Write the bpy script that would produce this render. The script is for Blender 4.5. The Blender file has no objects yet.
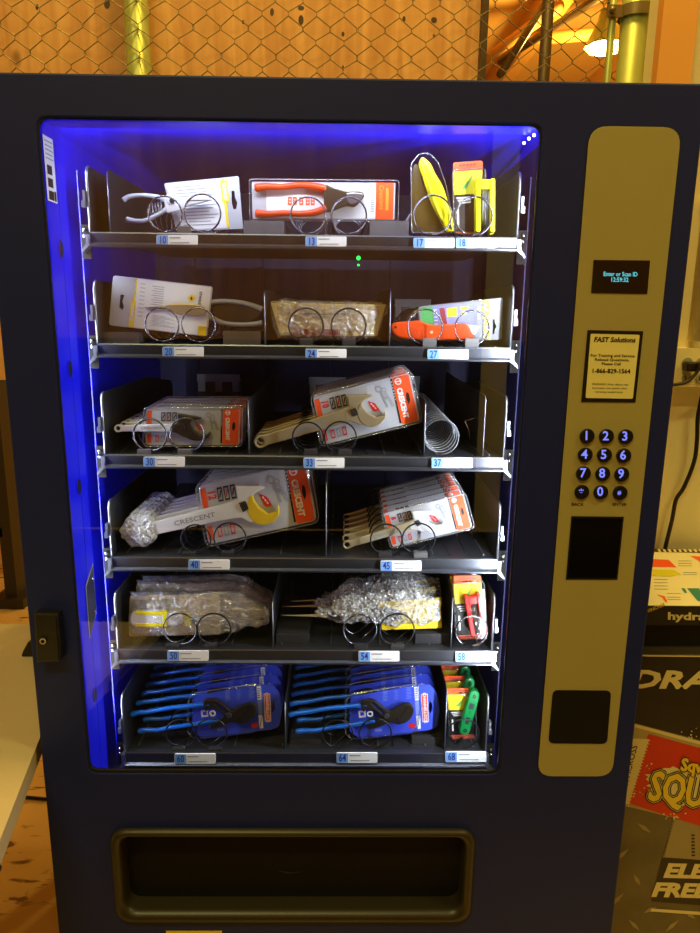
import bpy, math, random
from mathutils import Vector, Matrix, noise
random.seed(7)
SC = bpy.context.scene
COL = SC.collection
D, CZ = 1.09, 1.511                      # camera distance from the machine's front, camera height
FPX = 700.0
PITCH, ROLL, YAW = [math.radians(v) for v in (12.7597, -0.67423, 0.82733)]

# ---------------------------------------------------------------- camera frame
def cam_axes():
    cp, sp = math.cos(PITCH), math.sin(PITCH)
    f = Vector((math.sin(YAW)*cp, math.cos(YAW)*cp, -sp))
    rt = Vector((math.cos(YAW), -math.sin(YAW), 0))
    dn = f.cross(rt)
    return (math.cos(ROLL)*rt + math.sin(ROLL)*dn, -math.sin(ROLL)*rt + math.cos(ROLL)*dn, f)
RT, DN, FW = cam_axes()
def W(p, Y=0.0):
    """measured point of the photo -> place on the vertical plane y = Y"""
    d = (p[0]-350)*RT + (p[1]-466.5)*DN + FPX*FW
    t = (Y + D)/d.y
    return (d.x*t, d.z*t + CZ)
def G(p, Z):
    d = (p[0]-350)*RT + (p[1]-466.5)*DN + FPX*FW
    t = (Z - CZ)/d.z
    return (d.x*t, d.y*t - D)
CROP = {'A': (80,160,4.118), 'B': (240,160,4.118), 'C': (390,150,4.516), 'D': (80,260,3.684), 'E': (250,260,4.667),
        'F': (380,260,4.516), 'G': (90,370,4.118), 'H': (240,370,3.684), 'I': (100,460,3.043), 'J': (320,460,3.5),
        'K': (100,565,3.684), 'L': (270,565,2.917), 'M': (100,655,3.5), 'N': (280,655,3.043), 'P': (520,740,3.889),
        'Q': (600,710,4.18), 'S': (620,640,6.22), 'T': (0,0,1), 'R': (630,530,6.22), 'U': (190,465,5.0), 'V': (300,370,5.385),
        'X': (380,470,6.364), 'Y': (345,655,4.516), 'Z': (180,650,5.833)}
def c(k, *pts):
    ox, oy, s = CROP[k]
    r = [(ox+x/s, oy+y/s) for x, y in pts]
    return r

# ---------------------------------------------------------------- materials
def lin(v):
    v = v/255.0
    return v/12.92 if v <= 0.04045 else ((v+0.055)/1.055)**2.4
def rgb(t): return (lin(t[0]), lin(t[1]), lin(t[2]), 1)
def newmat(name):
    m = bpy.data.materials.new(name); m.use_nodes = True
    nt = m.node_tree; nt.nodes.clear()
    out = nt.nodes.new('ShaderNodeOutputMaterial')
    return m, nt, out
def mat(name, col, rough=0.5, metal=0.0, spec=0.5, var=0.0, vscale=20, bump=0.0, bscale=200, emit=None, estr=0, coat=0):
    m, nt, out = newmat(name)
    b = nt.nodes.new('ShaderNodeBsdfPrincipled')
    nt.links.new(b.outputs[0], out.inputs[0])
    b.inputs['Base Color'].default_value = rgb(col)
    b.inputs['Roughness'].default_value = rough
    b.inputs['Metallic'].default_value = metal
    b.inputs['Specular IOR Level'].default_value = spec
    b.inputs['Coat Weight'].default_value = coat
    if emit:
        b.inputs['Emission Color'].default_value = rgb(emit); b.inputs['Emission Strength'].default_value = estr
    tc = nt.nodes.new('ShaderNodeTexCoord')
    n = nt.nodes.new('ShaderNodeTexNoise'); n.inputs['Scale'].default_value = vscale; n.inputs['Detail'].default_value = 4
    nt.links.new(tc.outputs['Object'], n.inputs['Vector'])
    if var:
        mx = nt.nodes.new('ShaderNodeMix'); mx.data_type = 'RGBA'
        r = rgb(col)
        mx.inputs[6].default_value = (r[0]*(1-var), r[1]*(1-var), r[2]*(1-var), 1)
        mx.inputs[7].default_value = (min(1, r[0]*(1+var)), min(1, r[1]*(1+var)), min(1, r[2]*(1+var)), 1)
        nt.links.new(n.outputs[0], mx.inputs[0]); nt.links.new(mx.outputs[2], b.inputs['Base Color'])
    if bump:
        n2 = nt.nodes.new('ShaderNodeTexNoise'); n2.inputs['Scale'].default_value = bscale
        nt.links.new(tc.outputs['Object'], n2.inputs['Vector'])
        bp = nt.nodes.new('ShaderNodeBump'); bp.inputs['Strength'].default_value = bump; bp.inputs['Distance'].default_value = 0.002
        nt.links.new(n2.outputs[0], bp.inputs['Height']); nt.links.new(bp.outputs[0], b.inputs['Normal'])
    return m
def clear(name, base=0.05, rough=0.05, tint=(255,255,255), milky=0.0, bump=0.0, bscale=60, milkcol=(235,240,245), cell=False):
    """clear sheet: lets light straight through, mirrors a little, more at grazing angles"""
    m, nt, out = newmat(name)
    tr = nt.nodes.new('ShaderNodeBsdfTransparent'); tr.inputs[0].default_value = rgb(tint)
    gl = nt.nodes.new('ShaderNodeBsdfGlossy'); gl.inputs['Roughness'].default_value = rough
    lw = nt.nodes.new('ShaderNodeLayerWeight'); lw.inputs['Blend'].default_value = 0.5
    pw = nt.nodes.new('ShaderNodeMath'); pw.operation = 'POWER'; pw.inputs[1].default_value = 4
    mu = nt.nodes.new('ShaderNodeMath'); mu.operation = 'MULTIPLY_ADD'; mu.inputs[1].default_value = 0.8; mu.inputs[2].default_value = base
    nt.links.new(lw.outputs['Facing'], pw.inputs[0]); nt.links.new(pw.outputs[0], mu.inputs[0])
    mix = nt.nodes.new('ShaderNodeMixShader')
    nt.links.new(mu.outputs[0], mix.inputs[0]); nt.links.new(tr.outputs[0], mix.inputs[1]); nt.links.new(gl.outputs[0], mix.inputs[2])
    last = mix
    if milky:
        df = nt.nodes.new('ShaderNodeBsdfDiffuse'); df.inputs[0].default_value = rgb(milkcol)
        m2 = nt.nodes.new('ShaderNodeMixShader'); m2.inputs[0].default_value = milky
        nt.links.new(mix.outputs[0], m2.inputs[1]); nt.links.new(df.outputs[0], m2.inputs[2]); last = m2
    if bump:
        tc = nt.nodes.new('ShaderNodeTexCoord')
        if cell:
            n = nt.nodes.new('ShaderNodeTexVoronoi')
        else:
            n = nt.nodes.new('ShaderNodeTexNoise'); n.inputs['Detail'].default_value = 6
        n.inputs['Scale'].default_value = bscale
        nt.links.new(tc.outputs['Object'], n.inputs['Vector'])
        bp = nt.nodes.new('ShaderNodeBump'); bp.inputs['Strength'].default_value = bump; bp.inputs['Distance'].default_value = 0.006
        nt.links.new(n.outputs[0], bp.inputs['Height'])
        nt.links.new(bp.outputs[0], gl.inputs['Normal']); nt.links.new(bp.outputs[0], lw.inputs['Normal'])
        if milky: nt.links.new(bp.outputs[0], df.inputs['Normal'])
    nt.links.new(last.outputs[0], out.inputs[0])
    return m
def glow(name, col, s):
    m, nt, out = newmat(name)
    e = nt.nodes.new('ShaderNodeEmission'); e.inputs[0].default_value = rgb(col); e.inputs[1].default_value = s
    nt.links.new(e.outputs[0], out.inputs[0]); return m
def plywood(name, a, b, knots=True, sx=22, sz=1.6, rough=0.6):
    m, nt, out = newmat(name)
    p = nt.nodes.new('ShaderNodeBsdfPrincipled'); p.inputs['Roughness'].default_value = rough
    tc = nt.nodes.new('ShaderNodeTexCoord'); mp = nt.nodes.new('ShaderNodeMapping')
    mp.inputs['Scale'].default_value = (sx, sx, sz)
    nt.links.new(tc.outputs['Object'], mp.inputs[0])
    n = nt.nodes.new('ShaderNodeTexNoise'); n.inputs['Scale'].default_value = 1; n.inputs['Detail'].default_value = 8
    n.inputs['Distortion'].default_value = 1.2
    nt.links.new(mp.outputs[0], n.inputs['Vector'])
    r = nt.nodes.new('ShaderNodeValToRGB'); r.color_ramp.elements[0].color = rgb(a); r.color_ramp.elements[1].color = rgb(b)
    r.color_ramp.elements[0].position = .35; r.color_ramp.elements[1].position = .65
    nt.links.new(n.outputs[0], r.inputs[0])
    last = r.outputs[0]
    if knots:
        mp2 = nt.nodes.new('ShaderNodeMapping'); mp2.inputs['Scale'].default_value = (5.2, 5.2, 3.2)
        nt.links.new(tc.outputs['Object'], mp2.inputs[0])
        v = nt.nodes.new('ShaderNodeTexVoronoi'); v.inputs['Scale'].default_value = 1.0
        nt.links.new(mp2.outputs[0], v.inputs['Vector'])
        k = nt.nodes.new('ShaderNodeValToRGB'); k.color_ramp.elements[0].position = .07; k.color_ramp.elements[1].position = .12
        k.color_ramp.elements[0].color = (.10,.05,.02,1); k.color_ramp.elements[1].color = (1,1,1,1)
        nt.links.new(v.outputs['Distance'], k.inputs[0])
        mx = nt.nodes.new('ShaderNodeMix'); mx.data_type = 'RGBA'; mx.blend_type = 'MULTIPLY'; mx.inputs[0].default_value = 1
        nt.links.new(last, mx.inputs[6]); nt.links.new(k.outputs[0], mx.inputs[7]); last = mx.outputs[2]
    nt.links.new(last, p.inputs['Base Color']); nt.links.new(p.outputs[0], out.inputs[0])
    return m
def concrete(name, a, b, stain):
    m, nt, out = newmat(name)
    p = nt.nodes.new('ShaderNodeBsdfPrincipled'); p.inputs['Roughness'].default_value = .55
    tc = nt.nodes.new('ShaderNodeTexCoord')
    n = nt.nodes.new('ShaderNodeTexNoise'); n.inputs['Scale'].default_value = 2.2; n.inputs['Detail'].default_value = 9
    nt.links.new(tc.outputs['Object'], n.inputs['Vector'])
    r = nt.nodes.new('ShaderNodeValToRGB'); r.color_ramp.elements[0].color = rgb(a); r.color_ramp.elements[1].color = rgb(b)
    r.color_ramp.elements[0].position = .35; r.color_ramp.elements[1].position = .65
    nt.links.new(n.outputs[0], r.inputs[0])
    mp = nt.nodes.new('ShaderNodeMapping'); mp.inputs['Scale'].default_value = (4, 14, 4); mp.inputs['Rotation'].default_value = (0,0,.35)
    nt.links.new(tc.outputs['Object'], mp.inputs[0])
    n2 = nt.nodes.new('ShaderNodeTexNoise'); n2.inputs['Scale'].default_value = 1.6; n2.inputs['Detail'].default_value = 5; n2.inputs['Distortion'].default_value = 1.0
    nt.links.new(mp.outputs[0], n2.inputs['Vector'])
    k = nt.nodes.new('ShaderNodeValToRGB'); k.color_ramp.elements[0].position = .58; k.color_ramp.elements[1].position = .64
    nt.links.new(n2.outputs[0], k.inputs[0])
    mx = nt.nodes.new('ShaderNodeMix'); mx.data_type = 'RGBA'; mx.inputs[7].default_value = rgb(stain)
    nt.links.new(k.outputs[0], mx.inputs[0]); nt.links.new(r.outputs[0], mx.inputs[6])
    nt.links.new(mx.outputs[2], p.inputs['Base Color']); nt.links.new(p.outputs[0], out.inputs[0])
    return m

M = {}
M['navy'] = mat('navy_enamel', (25,37,102), .5, bump=.12, bscale=700, spec=.26)
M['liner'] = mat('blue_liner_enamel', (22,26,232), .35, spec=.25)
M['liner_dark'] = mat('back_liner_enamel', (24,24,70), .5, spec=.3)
M['gasket'] = mat('black_gasket', (16,15,14), .5)
M['gold'] = mat('brushed_panel', (170,160,100), .45, spec=.4, var=.04, vscale=6)
M['black'] = mat('black_plastic', (17,16,15), .38)
M['blackm'] = mat('black_matt', (20,18,16), .7, spec=.2)
M['window'] = mat('smoked_window', (12,10,9), .12)
M['tray'] = mat('tray_dark_steel', (62,64,70), .35, metal=.6)
M['lip'] = mat('tray_lip_steel', (92,95,104), .34, metal=.85)
M['steel'] = mat('zinc_steel', (150,153,160), .34, metal=.9)
M['wire'] = mat('spiral_wire_steel', (120,120,126), .25, metal=1.0)
M['wire_dark'] = mat('spiral_wire_black', (38,38,42), .3, metal=.6)
M['bright'] = mat('bright_chrome', (225,225,230), .12, metal=1)
M['riser'] = mat('grey_riser', (92,92,94), .5)
M['riserdk'] = mat('dark_riser', (44,44,48), .5)
M['white'] = mat('white_print', (226,228,232), .45)
M['paper'] = mat('white_sticker', (240,244,250), .5)
M['tagblue'] = mat('label_blue', (120,170,240), .5)
M['tagnum'] = mat('number_ink', (20,40,150), .5)
M['ink'] = mat('black_ink', (22,20,20), .5)
M['greyink'] = mat('grey_ink', (140,148,158), .5)
M['silverpr'] = mat('silver_grey_print', (176,180,190), .4)
M['cardgrey'] = mat('grey_card', (128,132,144), .5)
M['lav'] = mat('lavender_print', (130,136,196), .5)
M['orange'] = mat('orange_print', (232,84,30), .45)
M['orange2'] = mat('orange_plastic', (222,70,18), .35)
M['redor'] = mat('orange_red_card', (240,92,34), .45)
M['red'] = mat('red_print', (214,40,34), .45)
M['redpl'] = mat('red_plastic', (205,26,26), .3)
M['yellow'] = mat('yellow_plastic', (240,226,20), .32)
M['yellowpr'] = mat('yellow_print', (236,208,40), .45)
M['yelgreen'] = mat('yellow_green_print', (206,204,44), .45)
M['green'] = mat('green_plastic', (10,120,60), .3)
M['greenpr'] = mat('green_print', (70,160,90), .45)
M['blue'] = mat('blue_plastisol', (20,104,220), .28)
M['bluepr'] = mat('blue_print', (62,84,230), .4)
M['bluelt'] = mat('pale_blue_ink', (126,150,236), .45)
M['tan'] = mat('kraft_card', (176,158,104), .6, var=.15, vscale=30)
M['maroon'] = mat('maroon_print', (140,40,50), .5)
M['gun'] = mat('gunmetal', (78,70,58), .38, metal=.7)
M['bronze'] = mat('dull_bronze_steel', (168,154,122), .38, metal=.5)
M['brass'] = mat('warm_nickel', (206,196,162), .3, metal=.6)
M['chromew'] = mat('satin_chrome', (226,229,236), .32, metal=.25)
M['whitegrip'] = mat('pale_grip', (190,196,206), .4)
M['greygrip'] = mat('grey_grip', (150,158,172), .4)
M['darkgrip'] = mat('black_grip', (34,34,38), .5)
M['headyel'] = mat('yellow_painted_jaw', (222,190,44), .4, metal=.2)
M['blister'] = clear('blister_plastic', .06, .08, bump=.3, bscale=45)
M['rim'] = clear('blister_rim_plastic', .5, .12, milky=.15)
M['glass'] = clear('door_glass', .058, .004)
M['wrap'] = clear('crinkled_wrap', .34, .2, milky=.10, bump=.6, bscale=160)
M['bubble'] = clear('bubble_wrap', .34, .2, milky=.26, bump=1.0, bscale=170, cell=True)
M['bubble_white'] = clear('folded_bubble_wrap', .3, .2, milky=.6, bump=1.0, bscale=170, cell=True)
M['led'] = glow('led_white', (226,236,255), 6)
M['leddot'] = glow('led_dot', (235,240,255), 8)
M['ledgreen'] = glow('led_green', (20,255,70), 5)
M['cyan'] = glow('display_cyan', (110,225,235), 1.0)
M['keyglow'] = glow('key_backlight', (132,140,255), 1.1)
M['fence'] = mat('fence_wire_steel', (132,118,84), .4, metal=.5)
M['galv'] = mat('galvanised_pipe', (168,180,110), .42, metal=.45, var=.2, vscale=14)
M['duct'] = mat('dark_painted_steel', (70,52,30), .5)
M['ply'] = plywood('plywood_sheet', (206,150,92), (232,180,118))
M['ply2'] = plywood('rear_plywood_sheet', (176,120,70), (210,156,100), knots=False, sx=8, sz=1.2)
M['post'] = mat('orange_board', (226,160,76), .6, var=.05, vscale=5)
M['wallp'] = mat('cream_paint', (232,222,180), .6, var=.06, vscale=3)
M['ceil'] = mat('ceiling_deck', (226,178,108), .7, var=.12, vscale=2)
M['beam'] = mat('roof_joist_paint', (196,140,70), .6)
M['floor'] = concrete('stained_concrete', (196,160,100), (230,198,136), (120,84,44))
M['tablew'] = mat('table_white_plastic', (196,182,150), .5, bump=.1, bscale=300)
M['rack'] = mat('rack_black_paint', (40,30,22), .5)
M['lampg'] = glow('lamp_glow', (255,255,150), 14)
M['boxblk'] = mat('box_black_print', (38,32,26), .45, var=.5, vscale=9)
M['boxtop'] = mat('box_cream_print', (226,222,190), .5)
M['dplate'] = mat('box_diamond_plate_print', (104,94,66), .5, var=.45, vscale=12)
M['dplate2'] = mat('box_plate_lug_print', (156,142,100), .5)
M['cream'] = mat('cream_ink', (226,212,150), .5)
M['yelink'] = mat('logo_yellow_ink', (232,204,56), .5)
M['boxred'] = mat('box_red_print', (206,50,28), .45, var=.12, vscale=12)
M['teal'] = mat('teal_ink', (40,128,130), .5)
M['cord'] = mat('cord_black', (26,14,10), .5)
M['signyel'] = mat('sign_cream', (240,232,150), .4)
M['conduit'] = mat('conduit_cream', (226,214,160), .45)
M['outlet'] = mat('outlet_grey', (150,146,120), .5)
M['amber'] = mat('amber_edge', (220,150,40), .4)

# ---------------------------------------------------------------- mesh builder
class MB:
    def __init__(s): s.v, s.f, s.m, s.mats, s.sm = [], [], [], [], []
    def mi(s, m):
        m = M[m] if isinstance(m, str) else m
        if m not in s.mats: s.mats.append(m)
        return s.mats.index(m)
    def add(s, vs, fs, m, smooth=False):
        o = len(s.v); k = s.mi(m)
        s.v += [tuple(v) for v in vs]
        for f in fs:
            s.f.append(tuple(o+i for i in f)); s.m.append(k); s.sm.append(smooth)
        return s
    def box(s, x0, x1, y0, y1, z0, z1, m):
        vs = [(x,y,z) for x in (x0,x1) for y in (y0,y1) for z in (z0,z1)]
        return s.add(vs, [(0,1,3,2),(4,6,7,5),(0,4,5,1),(2,3,7,6),(0,2,6,4),(1,5,7,3)], m)
    def tube(s, pts, r, m, seg=8, closed=False, caps=True):
        P = [Vector(p) for p in pts]; n = len(P); R = r if isinstance(r, (list, tuple)) else [r]*n
        vs, fs = [], []
        up = None
        for i, p in enumerate(P):
            if closed: t = P[(i+1) % n]-P[i-1]
            else: t = P[min(i+1, n-1)]-P[max(i-1, 0)]
            t.normalize()
            if up is None:
                up = Vector((0,0,1)) if abs(t.z) < .9 else Vector((0,1,0))
            a = t.cross(up)
            if a.length < 1e-6: a = t.cross(Vector((1,0,0)))
            a.normalize(); b = a.cross(t); up = b
            for k in range(seg):
                an = 2*math.pi*k/seg
                vs.append(p + R[i]*(math.cos(an)*a + math.sin(an)*b))
        for i in range(n if closed else n-1):
            for k in range(seg):
                a0, a1 = i*seg+k, i*seg+(k+1) % seg
                b0, b1 = ((i+1) % n)*seg+k, ((i+1) % n)*seg+(k+1) % seg
                fs.append((a0,b0,b1,a1))
        if not closed and caps:
            fs.append(tuple(range(seg))); fs.append(tuple(reversed(range((n-1)*seg, n*seg))))
        return s.add(vs, fs, m, True)
    def grid(s, rows, m, smooth=True, wrap=False):
        nr, nc = len(rows), len(rows[0]); vs = [p for r in rows for p in r]; fs = []
        for i in range(nr-1):
            for k in range(nc if wrap else nc-1):
                fs.append((i*nc+k, i*nc+(k+1) % nc, (i+1)*nc+(k+1) % nc, (i+1)*nc+k))
        return s.add(vs, fs, m, smooth)
    def slab(s, loops, Yf, Yb, m, bevel=0.0, px=True, side=None):
        """extruded outline(s); first loop outer, the rest holes. loops in photo points (px) or metres"""
        cu = bpy.data.curves.new('t', 'CURVE'); cu.dimensions = '2D'; cu.fill_mode = 'BOTH'
        th = (Yb-Yf)/2
        bevel = min(bevel, th*.95)
        cu.extrude = max(th-bevel, 0); cu.bevel_depth = bevel; cu.offset = -bevel; cu.bevel_resolution = 1
        for L in loops:
            sp = cu.splines.new('POLY'); sp.points.add(len(L)-1); sp.use_cyclic_u = True
            for i, p in enumerate(L):
                q = W(p, Yf) if px else p
                sp.points[i].co = (q[0], q[1], 0, 1)
        o = bpy.data.objects.new('t', cu); me = bpy.data.meshes.new_from_object(o)
        ym = (Yf+Yb)/2
        vs = [(v.co.x, ym - v.co.z, v.co.y) for v in me.vertices]
        s.add(vs, [tuple(p.vertices) for p in me.polygons], m)
        bpy.data.objects.remove(o); bpy.data.curves.remove(cu); bpy.data.meshes.remove(me)
        return s
    def flat(s, pts, Y, m, px=True):
        """a printed patch lying on a face that looks at -y"""
        q = [W(p, Y) if px else p for p in pts]
        ar = sum(q[i-1][0]*q[i][1]-q[i][0]*q[i-1][1] for i in range(len(q)))
        if ar < 0: q.reverse()
        return s.add([(x, Y, z) for x, z in q], [tuple(range(len(q)))], m)
    def text(s, body, p, h, m, Y, rot=0.0, bold=0.0, shear=0.0, align='CENTER', px=True, wx=1.0, ex=0.0, skew=0.0):
        """lettering; p centre, h cap height, rot clockwise degrees in the picture; wx width factor"""
        if not body.strip(): return s
        cu = bpy.data.curves.new('t', 'FONT'); cu.body = body; cu.size = 1.0; cu.align_x = align; cu.align_y = 'CENTER'
        cu.shear = shear; cu.offset = bold; cu.extrude = 0; cu.resolution_u = 2
        o = bpy.data.objects.new('t', cu); me = bpy.data.meshes.new_from_object(o)
        if bold:
            cu.offset = 0; m0 = bpy.data.meshes.new_from_object(o)
            bb = [min(v.co.x for v in m0.vertices)-.12, max(v.co.x for v in m0.vertices)+.12, min(v.co.y for v in m0.vertices)-.12, max(v.co.y for v in m0.vertices)+.12]
            if any(not (bb[0] < v.co.x < bb[1] and bb[2] < v.co.y < bb[3]) for v in me.vertices): me = m0
        k = h/0.70; a = math.radians(rot); vs = []
        for v in me.vertices:
            x, y = v.co.x*k*wx, v.co.y*k
            if px:
                y = -y
                X = p[0] + x*math.cos(a) - y*math.sin(a); Z = p[1] + x*math.sin(a) + y*math.cos(a)
                X += skew*(Z-p[1])
                X, Z = W((X, Z), Y)
            else:
                X = p[0] + x*math.cos(a) + y*math.sin(a); Z = p[1] - x*math.sin(a) + y*math.cos(a)
            vs.append((X, Y, Z))
        s.add(vs, [tuple(q.vertices) for q in me.polygons], m)
        bpy.data.objects.remove(o); bpy.data.curves.remove(cu); bpy.data.meshes.remove(me)
        return s
    def puff(s, outline, Yf, Yb, m, p=2.5, rings=8, n=48, nz=0.0, nf=25, px=True, seed=0, back=True):
        """pillow-like solid over a star-shaped outline, optionally crumpled"""
        L = [W(q, Yf) if px else q for q in outline]
        L = resample(L, n); cx = sum(a for a, b in L)/n; cz = sum(b for a, b in L)/n
        ym, t = (Yf+Yb)/2, (Yb-Yf)/2
        for sg in ((-1, 1) if back else (-1,)):
            rows = []
            for k in range(rings+1):
                q = math.sin(k/rings*math.pi/2) if k < rings else 1.0
                row = []
                for (a, b) in L:
                    x, z = cx+(a-cx)*q, cz+(b-cz)*q
                    hgt = t*max(0, 1-q**p)**(1/p)
                    y = ym + sg*hgt
                    if nz:
                        v = Vector((x*nf+seed, sg*3.1+seed, z*nf))
                        w = noise.turbulence_vector(v, 3, False)
                        fall = 1.0 if k < rings else .6
                        x += w.x*nz*.7*fall; y += (abs(w.y)*-sg)*nz*fall; z += w.z*nz*.7*fall
                    row.append((x, y, z))
                rows.append(row)
            if sg > 0: rows.reverse()
            s.grid(rows, m, not nz, wrap=True)
        return s
    def build(s, name, parent=None, loc=None):
        me = bpy.data.meshes.new(name)
        org = Vector((0,0,0))
        if parent is not None: org = Vector(parent['_o']) if '_o' in parent else org
        elif loc is not None: org = Vector(loc)
        me.from_pydata([tuple(Vector(v)-org) for v in s.v], [], s.f); me.update()
        for m in s.mats: me.materials.append(m)
        me.polygons.foreach_set('material_index', s.m)
        me.polygons.foreach_set('use_smooth', s.sm)
        me.update()
        o = bpy.data.objects.new(name, me); COL.objects.link(o)
        if parent is not None:
            o.parent = parent
        else: o.location = org
        o['_o'] = tuple(org)
        return o
def resample(L, n):
    L = list(L); seg = []; tot = 0
    for i in range(len(L)):
        a, b = L[i], L[(i+1) % len(L)]; d = math.hypot(b[0]-a[0], b[1]-a[1]); seg.append(d); tot += d
    out = []; i = 0; acc = 0
    for k in range(n):
        t = tot*k/n
        while acc+seg[i] < t and i < len(L)-1: acc += seg[i]; i += 1
        u = (t-acc)/seg[i] if seg[i] else 0
        a, b = L[i], L[(i+1) % len(L)]
        out.append((a[0]+(b[0]-a[0])*u, a[1]+(b[1]-a[1])*u))
    return out
def rnd(pts, r, k=4):
    """round the corners of a polygon"""
    out = []; n = len(pts)
    for i in range(n):
        p0, p1, p2 = Vector(pts[i-1]), Vector(pts[i]), Vector(pts[(i+1) % n])
        rr = r[i] if isinstance(r, (list, tuple)) else r
        a = p1 + (p0-p1).normalized()*min(rr, (p0-p1).length*.45); b = p1 + (p2-p1).normalized()*min(rr, (p2-p1).length*.45)
        for j in range(k+1):
            t = j/k
            out.append(tuple((1-t)**2*a + 2*t*(1-t)*p1 + t*t*b))
    return out
def smooth(pts, n=40, closed=True):
    """Catmull-Rom through the points"""
    out = []; m = len(pts); per = max(2, n//m)
    rng = range(m) if closed else range(m-1)
    for i in rng:
        if closed: P = [Vector(pts[(i+j) % m]) for j in (-1,0,1,2)]
        else: P = [Vector(pts[min(max(i+j, 0), m-1)]) for j in (-1,0,1,2)]
        for k in range(per):
            t = k/per
            out.append(tuple(.5*((2*P[1]) + (P[2]-P[0])*t + (2*P[0]-5*P[1]+4*P[2]-P[3])*t*t + (3*P[1]-P[0]-3*P[2]+P[3])*t**3)))
    if not closed: out.append(tuple(pts[-1]))
    return out
def circ(p, r, n=24, k=1.0):
    return [(p[0]+r*math.cos(2*math.pi*i/n), p[1]+k*r*math.sin(2*math.pi*i/n)) for i in range(n)]
def rect(x0, y0, x1, y1): return [(x0,y0),(x1,y0),(x1,y1),(x0,y1)]
def w3(p, Y):
    x, z = W(p, Y); return (x, Y, z)
def lerp(a, b, t): return (a[0]+(b[0]-a[0])*t, a[1]+(b[1]-a[1])*t)
def quadmap(Q):
    """unit square -> quadrilateral (TL, TR, BR, BL), bilinear"""
    return lambda u, v: lerp(lerp(Q[0], Q[1], u), lerp(Q[3], Q[2], u), v)

def thing(name, label, cat, loc, group=None):
    o = bpy.data.objects.new(name, None); COL.objects.link(o); o.location = loc; o['_o'] = tuple(loc)
    o.empty_display_size = .05
    o['label'] = label; o['category'] = cat
    if group: o['group'] = group
    return o
def tag(o, label, cat, group=None):
    o['label'] = label; o['category'] = cat
    if group: o['group'] = group
    return o
def struct(o): o['kind'] = 'structure'; return o
def kids(o): return [x for x in COL.objects if x.parent == o]
KIDS = {}
def copy_tree(o, off=(0,0,0), label=None, rot=0.0, parent=None):
    q = o.copy(); COL.objects.link(q)
    if parent is not None: q.parent = parent
    else:
        q.location = Vector(o.location)+Vector(off)
        if rot: q.rotation_euler = (0, rot, 0)
        if label: q['label'] = label
    for ch in list(kids(o)): copy_tree(ch, parent=q)
    return q

# ================================================================= THE ROOM
m = MB().box(-6, 6, -3.6, 15, -.1, 0, 'floor'); struct(m.build('floor'))
m = MB().box(-6, 6, -3.6, 15, 4.6, 4.7, 'ceil'); struct(m.build('ceiling'))
m = MB().box(-6, 6, 15, 15.1, 0, 4.6, 'ceil'); struct(m.build('wall_back'))
m = MB().box(-6, 6, -3.7, -3.6, 0, 4.6, 'ply2'); struct(m.build('wall_front'))
m = MB().box(-6, 6, -3.6, -3.58, 0, 1.3, 'boxblk'); struct(m.build('trim_3'))  # added dark band, out of view, keeps the lower glass reflections dark
tag(MB().box(-2.2, 2.2, -3.5, -.7, 0, .012, 'blackm').build('rubber_mat', None, (0,-2,0)), 'unseen dark mat added to keep the glass reflections dark', 'mat')  # added out of view to darken what the glass and body mirror
tag(MB().box(.93, 1.10, -3.57, -3.54, 0, 2.7, 'wallp').build('wooden_board', None, (1,-3.58,0)), 'unseen pale board added for the glass to reflect', 'board')  # added out of view, a bright upright for the glass to mirror
# plywood sheet wall behind the fence, the machine stands before it
xr = W((479, 40), .92)[0]
m = MB().box(-1.02, xr, .92, .94, 1.3, 3.4, 'ply'); 
for (kx, ky, ka, kb2) in ((37,7,1.6,3),(107,4,3,5),(272,12,2,4),(301,8,3.2,2.4),(301,20,2.6,5),(243,22,1.2,2),(343,34,1.5,2.5),(343,68,1,3),(404,19,1.6,3),(434,20,3,3),(434,36,1.2,2)):
    m.slab([circ((kx,ky), ka, 12, kb2/ka)], .9195, .9202, 'duct')
struct(m.build('wall_plywood'))
m = MB().box(-6, -1.5, 3.0, 3.1, 0, 3.2, 'ply'); struct(m.build('wall_far_left'))
# cream wall right of the machine with its edge board
xl = W((655, 40), .64)[0]; xe = W((697.5, 40), .60)[0]
m = MB().box(xl+.02, 2.2, .64, .74, 0, 3.6, 'wallp'); struct(m.build('wall_right'))
m = MB().box(xl, xe, .61, .64, 1.0, 3.6, 'post'); struct(m.build('trim_1'))
# edge stud of the plywood
m = MB().box(xr, W((486,40),.90)[0], .88, .94, 0.0, 3.4, 'duct'); struct(m.build('trim_2'))

# ------ roof joists (seen upper right)
for i, (x, z) in enumerate(((-.9,4.35),(.55,4.35),(2.0,4.35),(3.4,4.35),(4.8,4.35))):
    b = MB().box(x-.07, x+.07, 1.5, 15, z-.12, z+.25, 'beam').build('roof_joist', None, (x, 8, z))
    tag(b, ['orange lit roof joist passing over the plywood partition', 'orange lit roof joist above the left part of the fence opening',
            'orange lit roof joist right above the round lamp side', 'orange lit roof joist far right behind the fence pole',
            'orange lit roof joist by the far right corner of ceiling'][i], 'joist')
for i, (y, z, r) in enumerate(((9.5,3.9,.06),(12.5,4.05,.07))):
    b = MB().tube([(-5,y,z),(5.9,y,z)], r, 'duct', 10).build('ceiling_pipe', None, (0,y,z))
    tag(b, ['nearer dark pipe running across under the orange ceiling', 'farther dark pipe running across under the orange ceiling'][i], 'pipe')
a = G((500, 62), 4.0); bq = (a[0]+2.6, a[1]-4)
b = MB().tube([(a[0],a[1],4.0),(a[0]+1.1,a[1]-3.4,4.05)], .035, 'duct', 8).build('sprinkler_pipe', None, (a[0],a[1],4.0))
tag(b, 'thin diagonal pipe under the ceiling seen through the fence', 'pipe')

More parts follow.
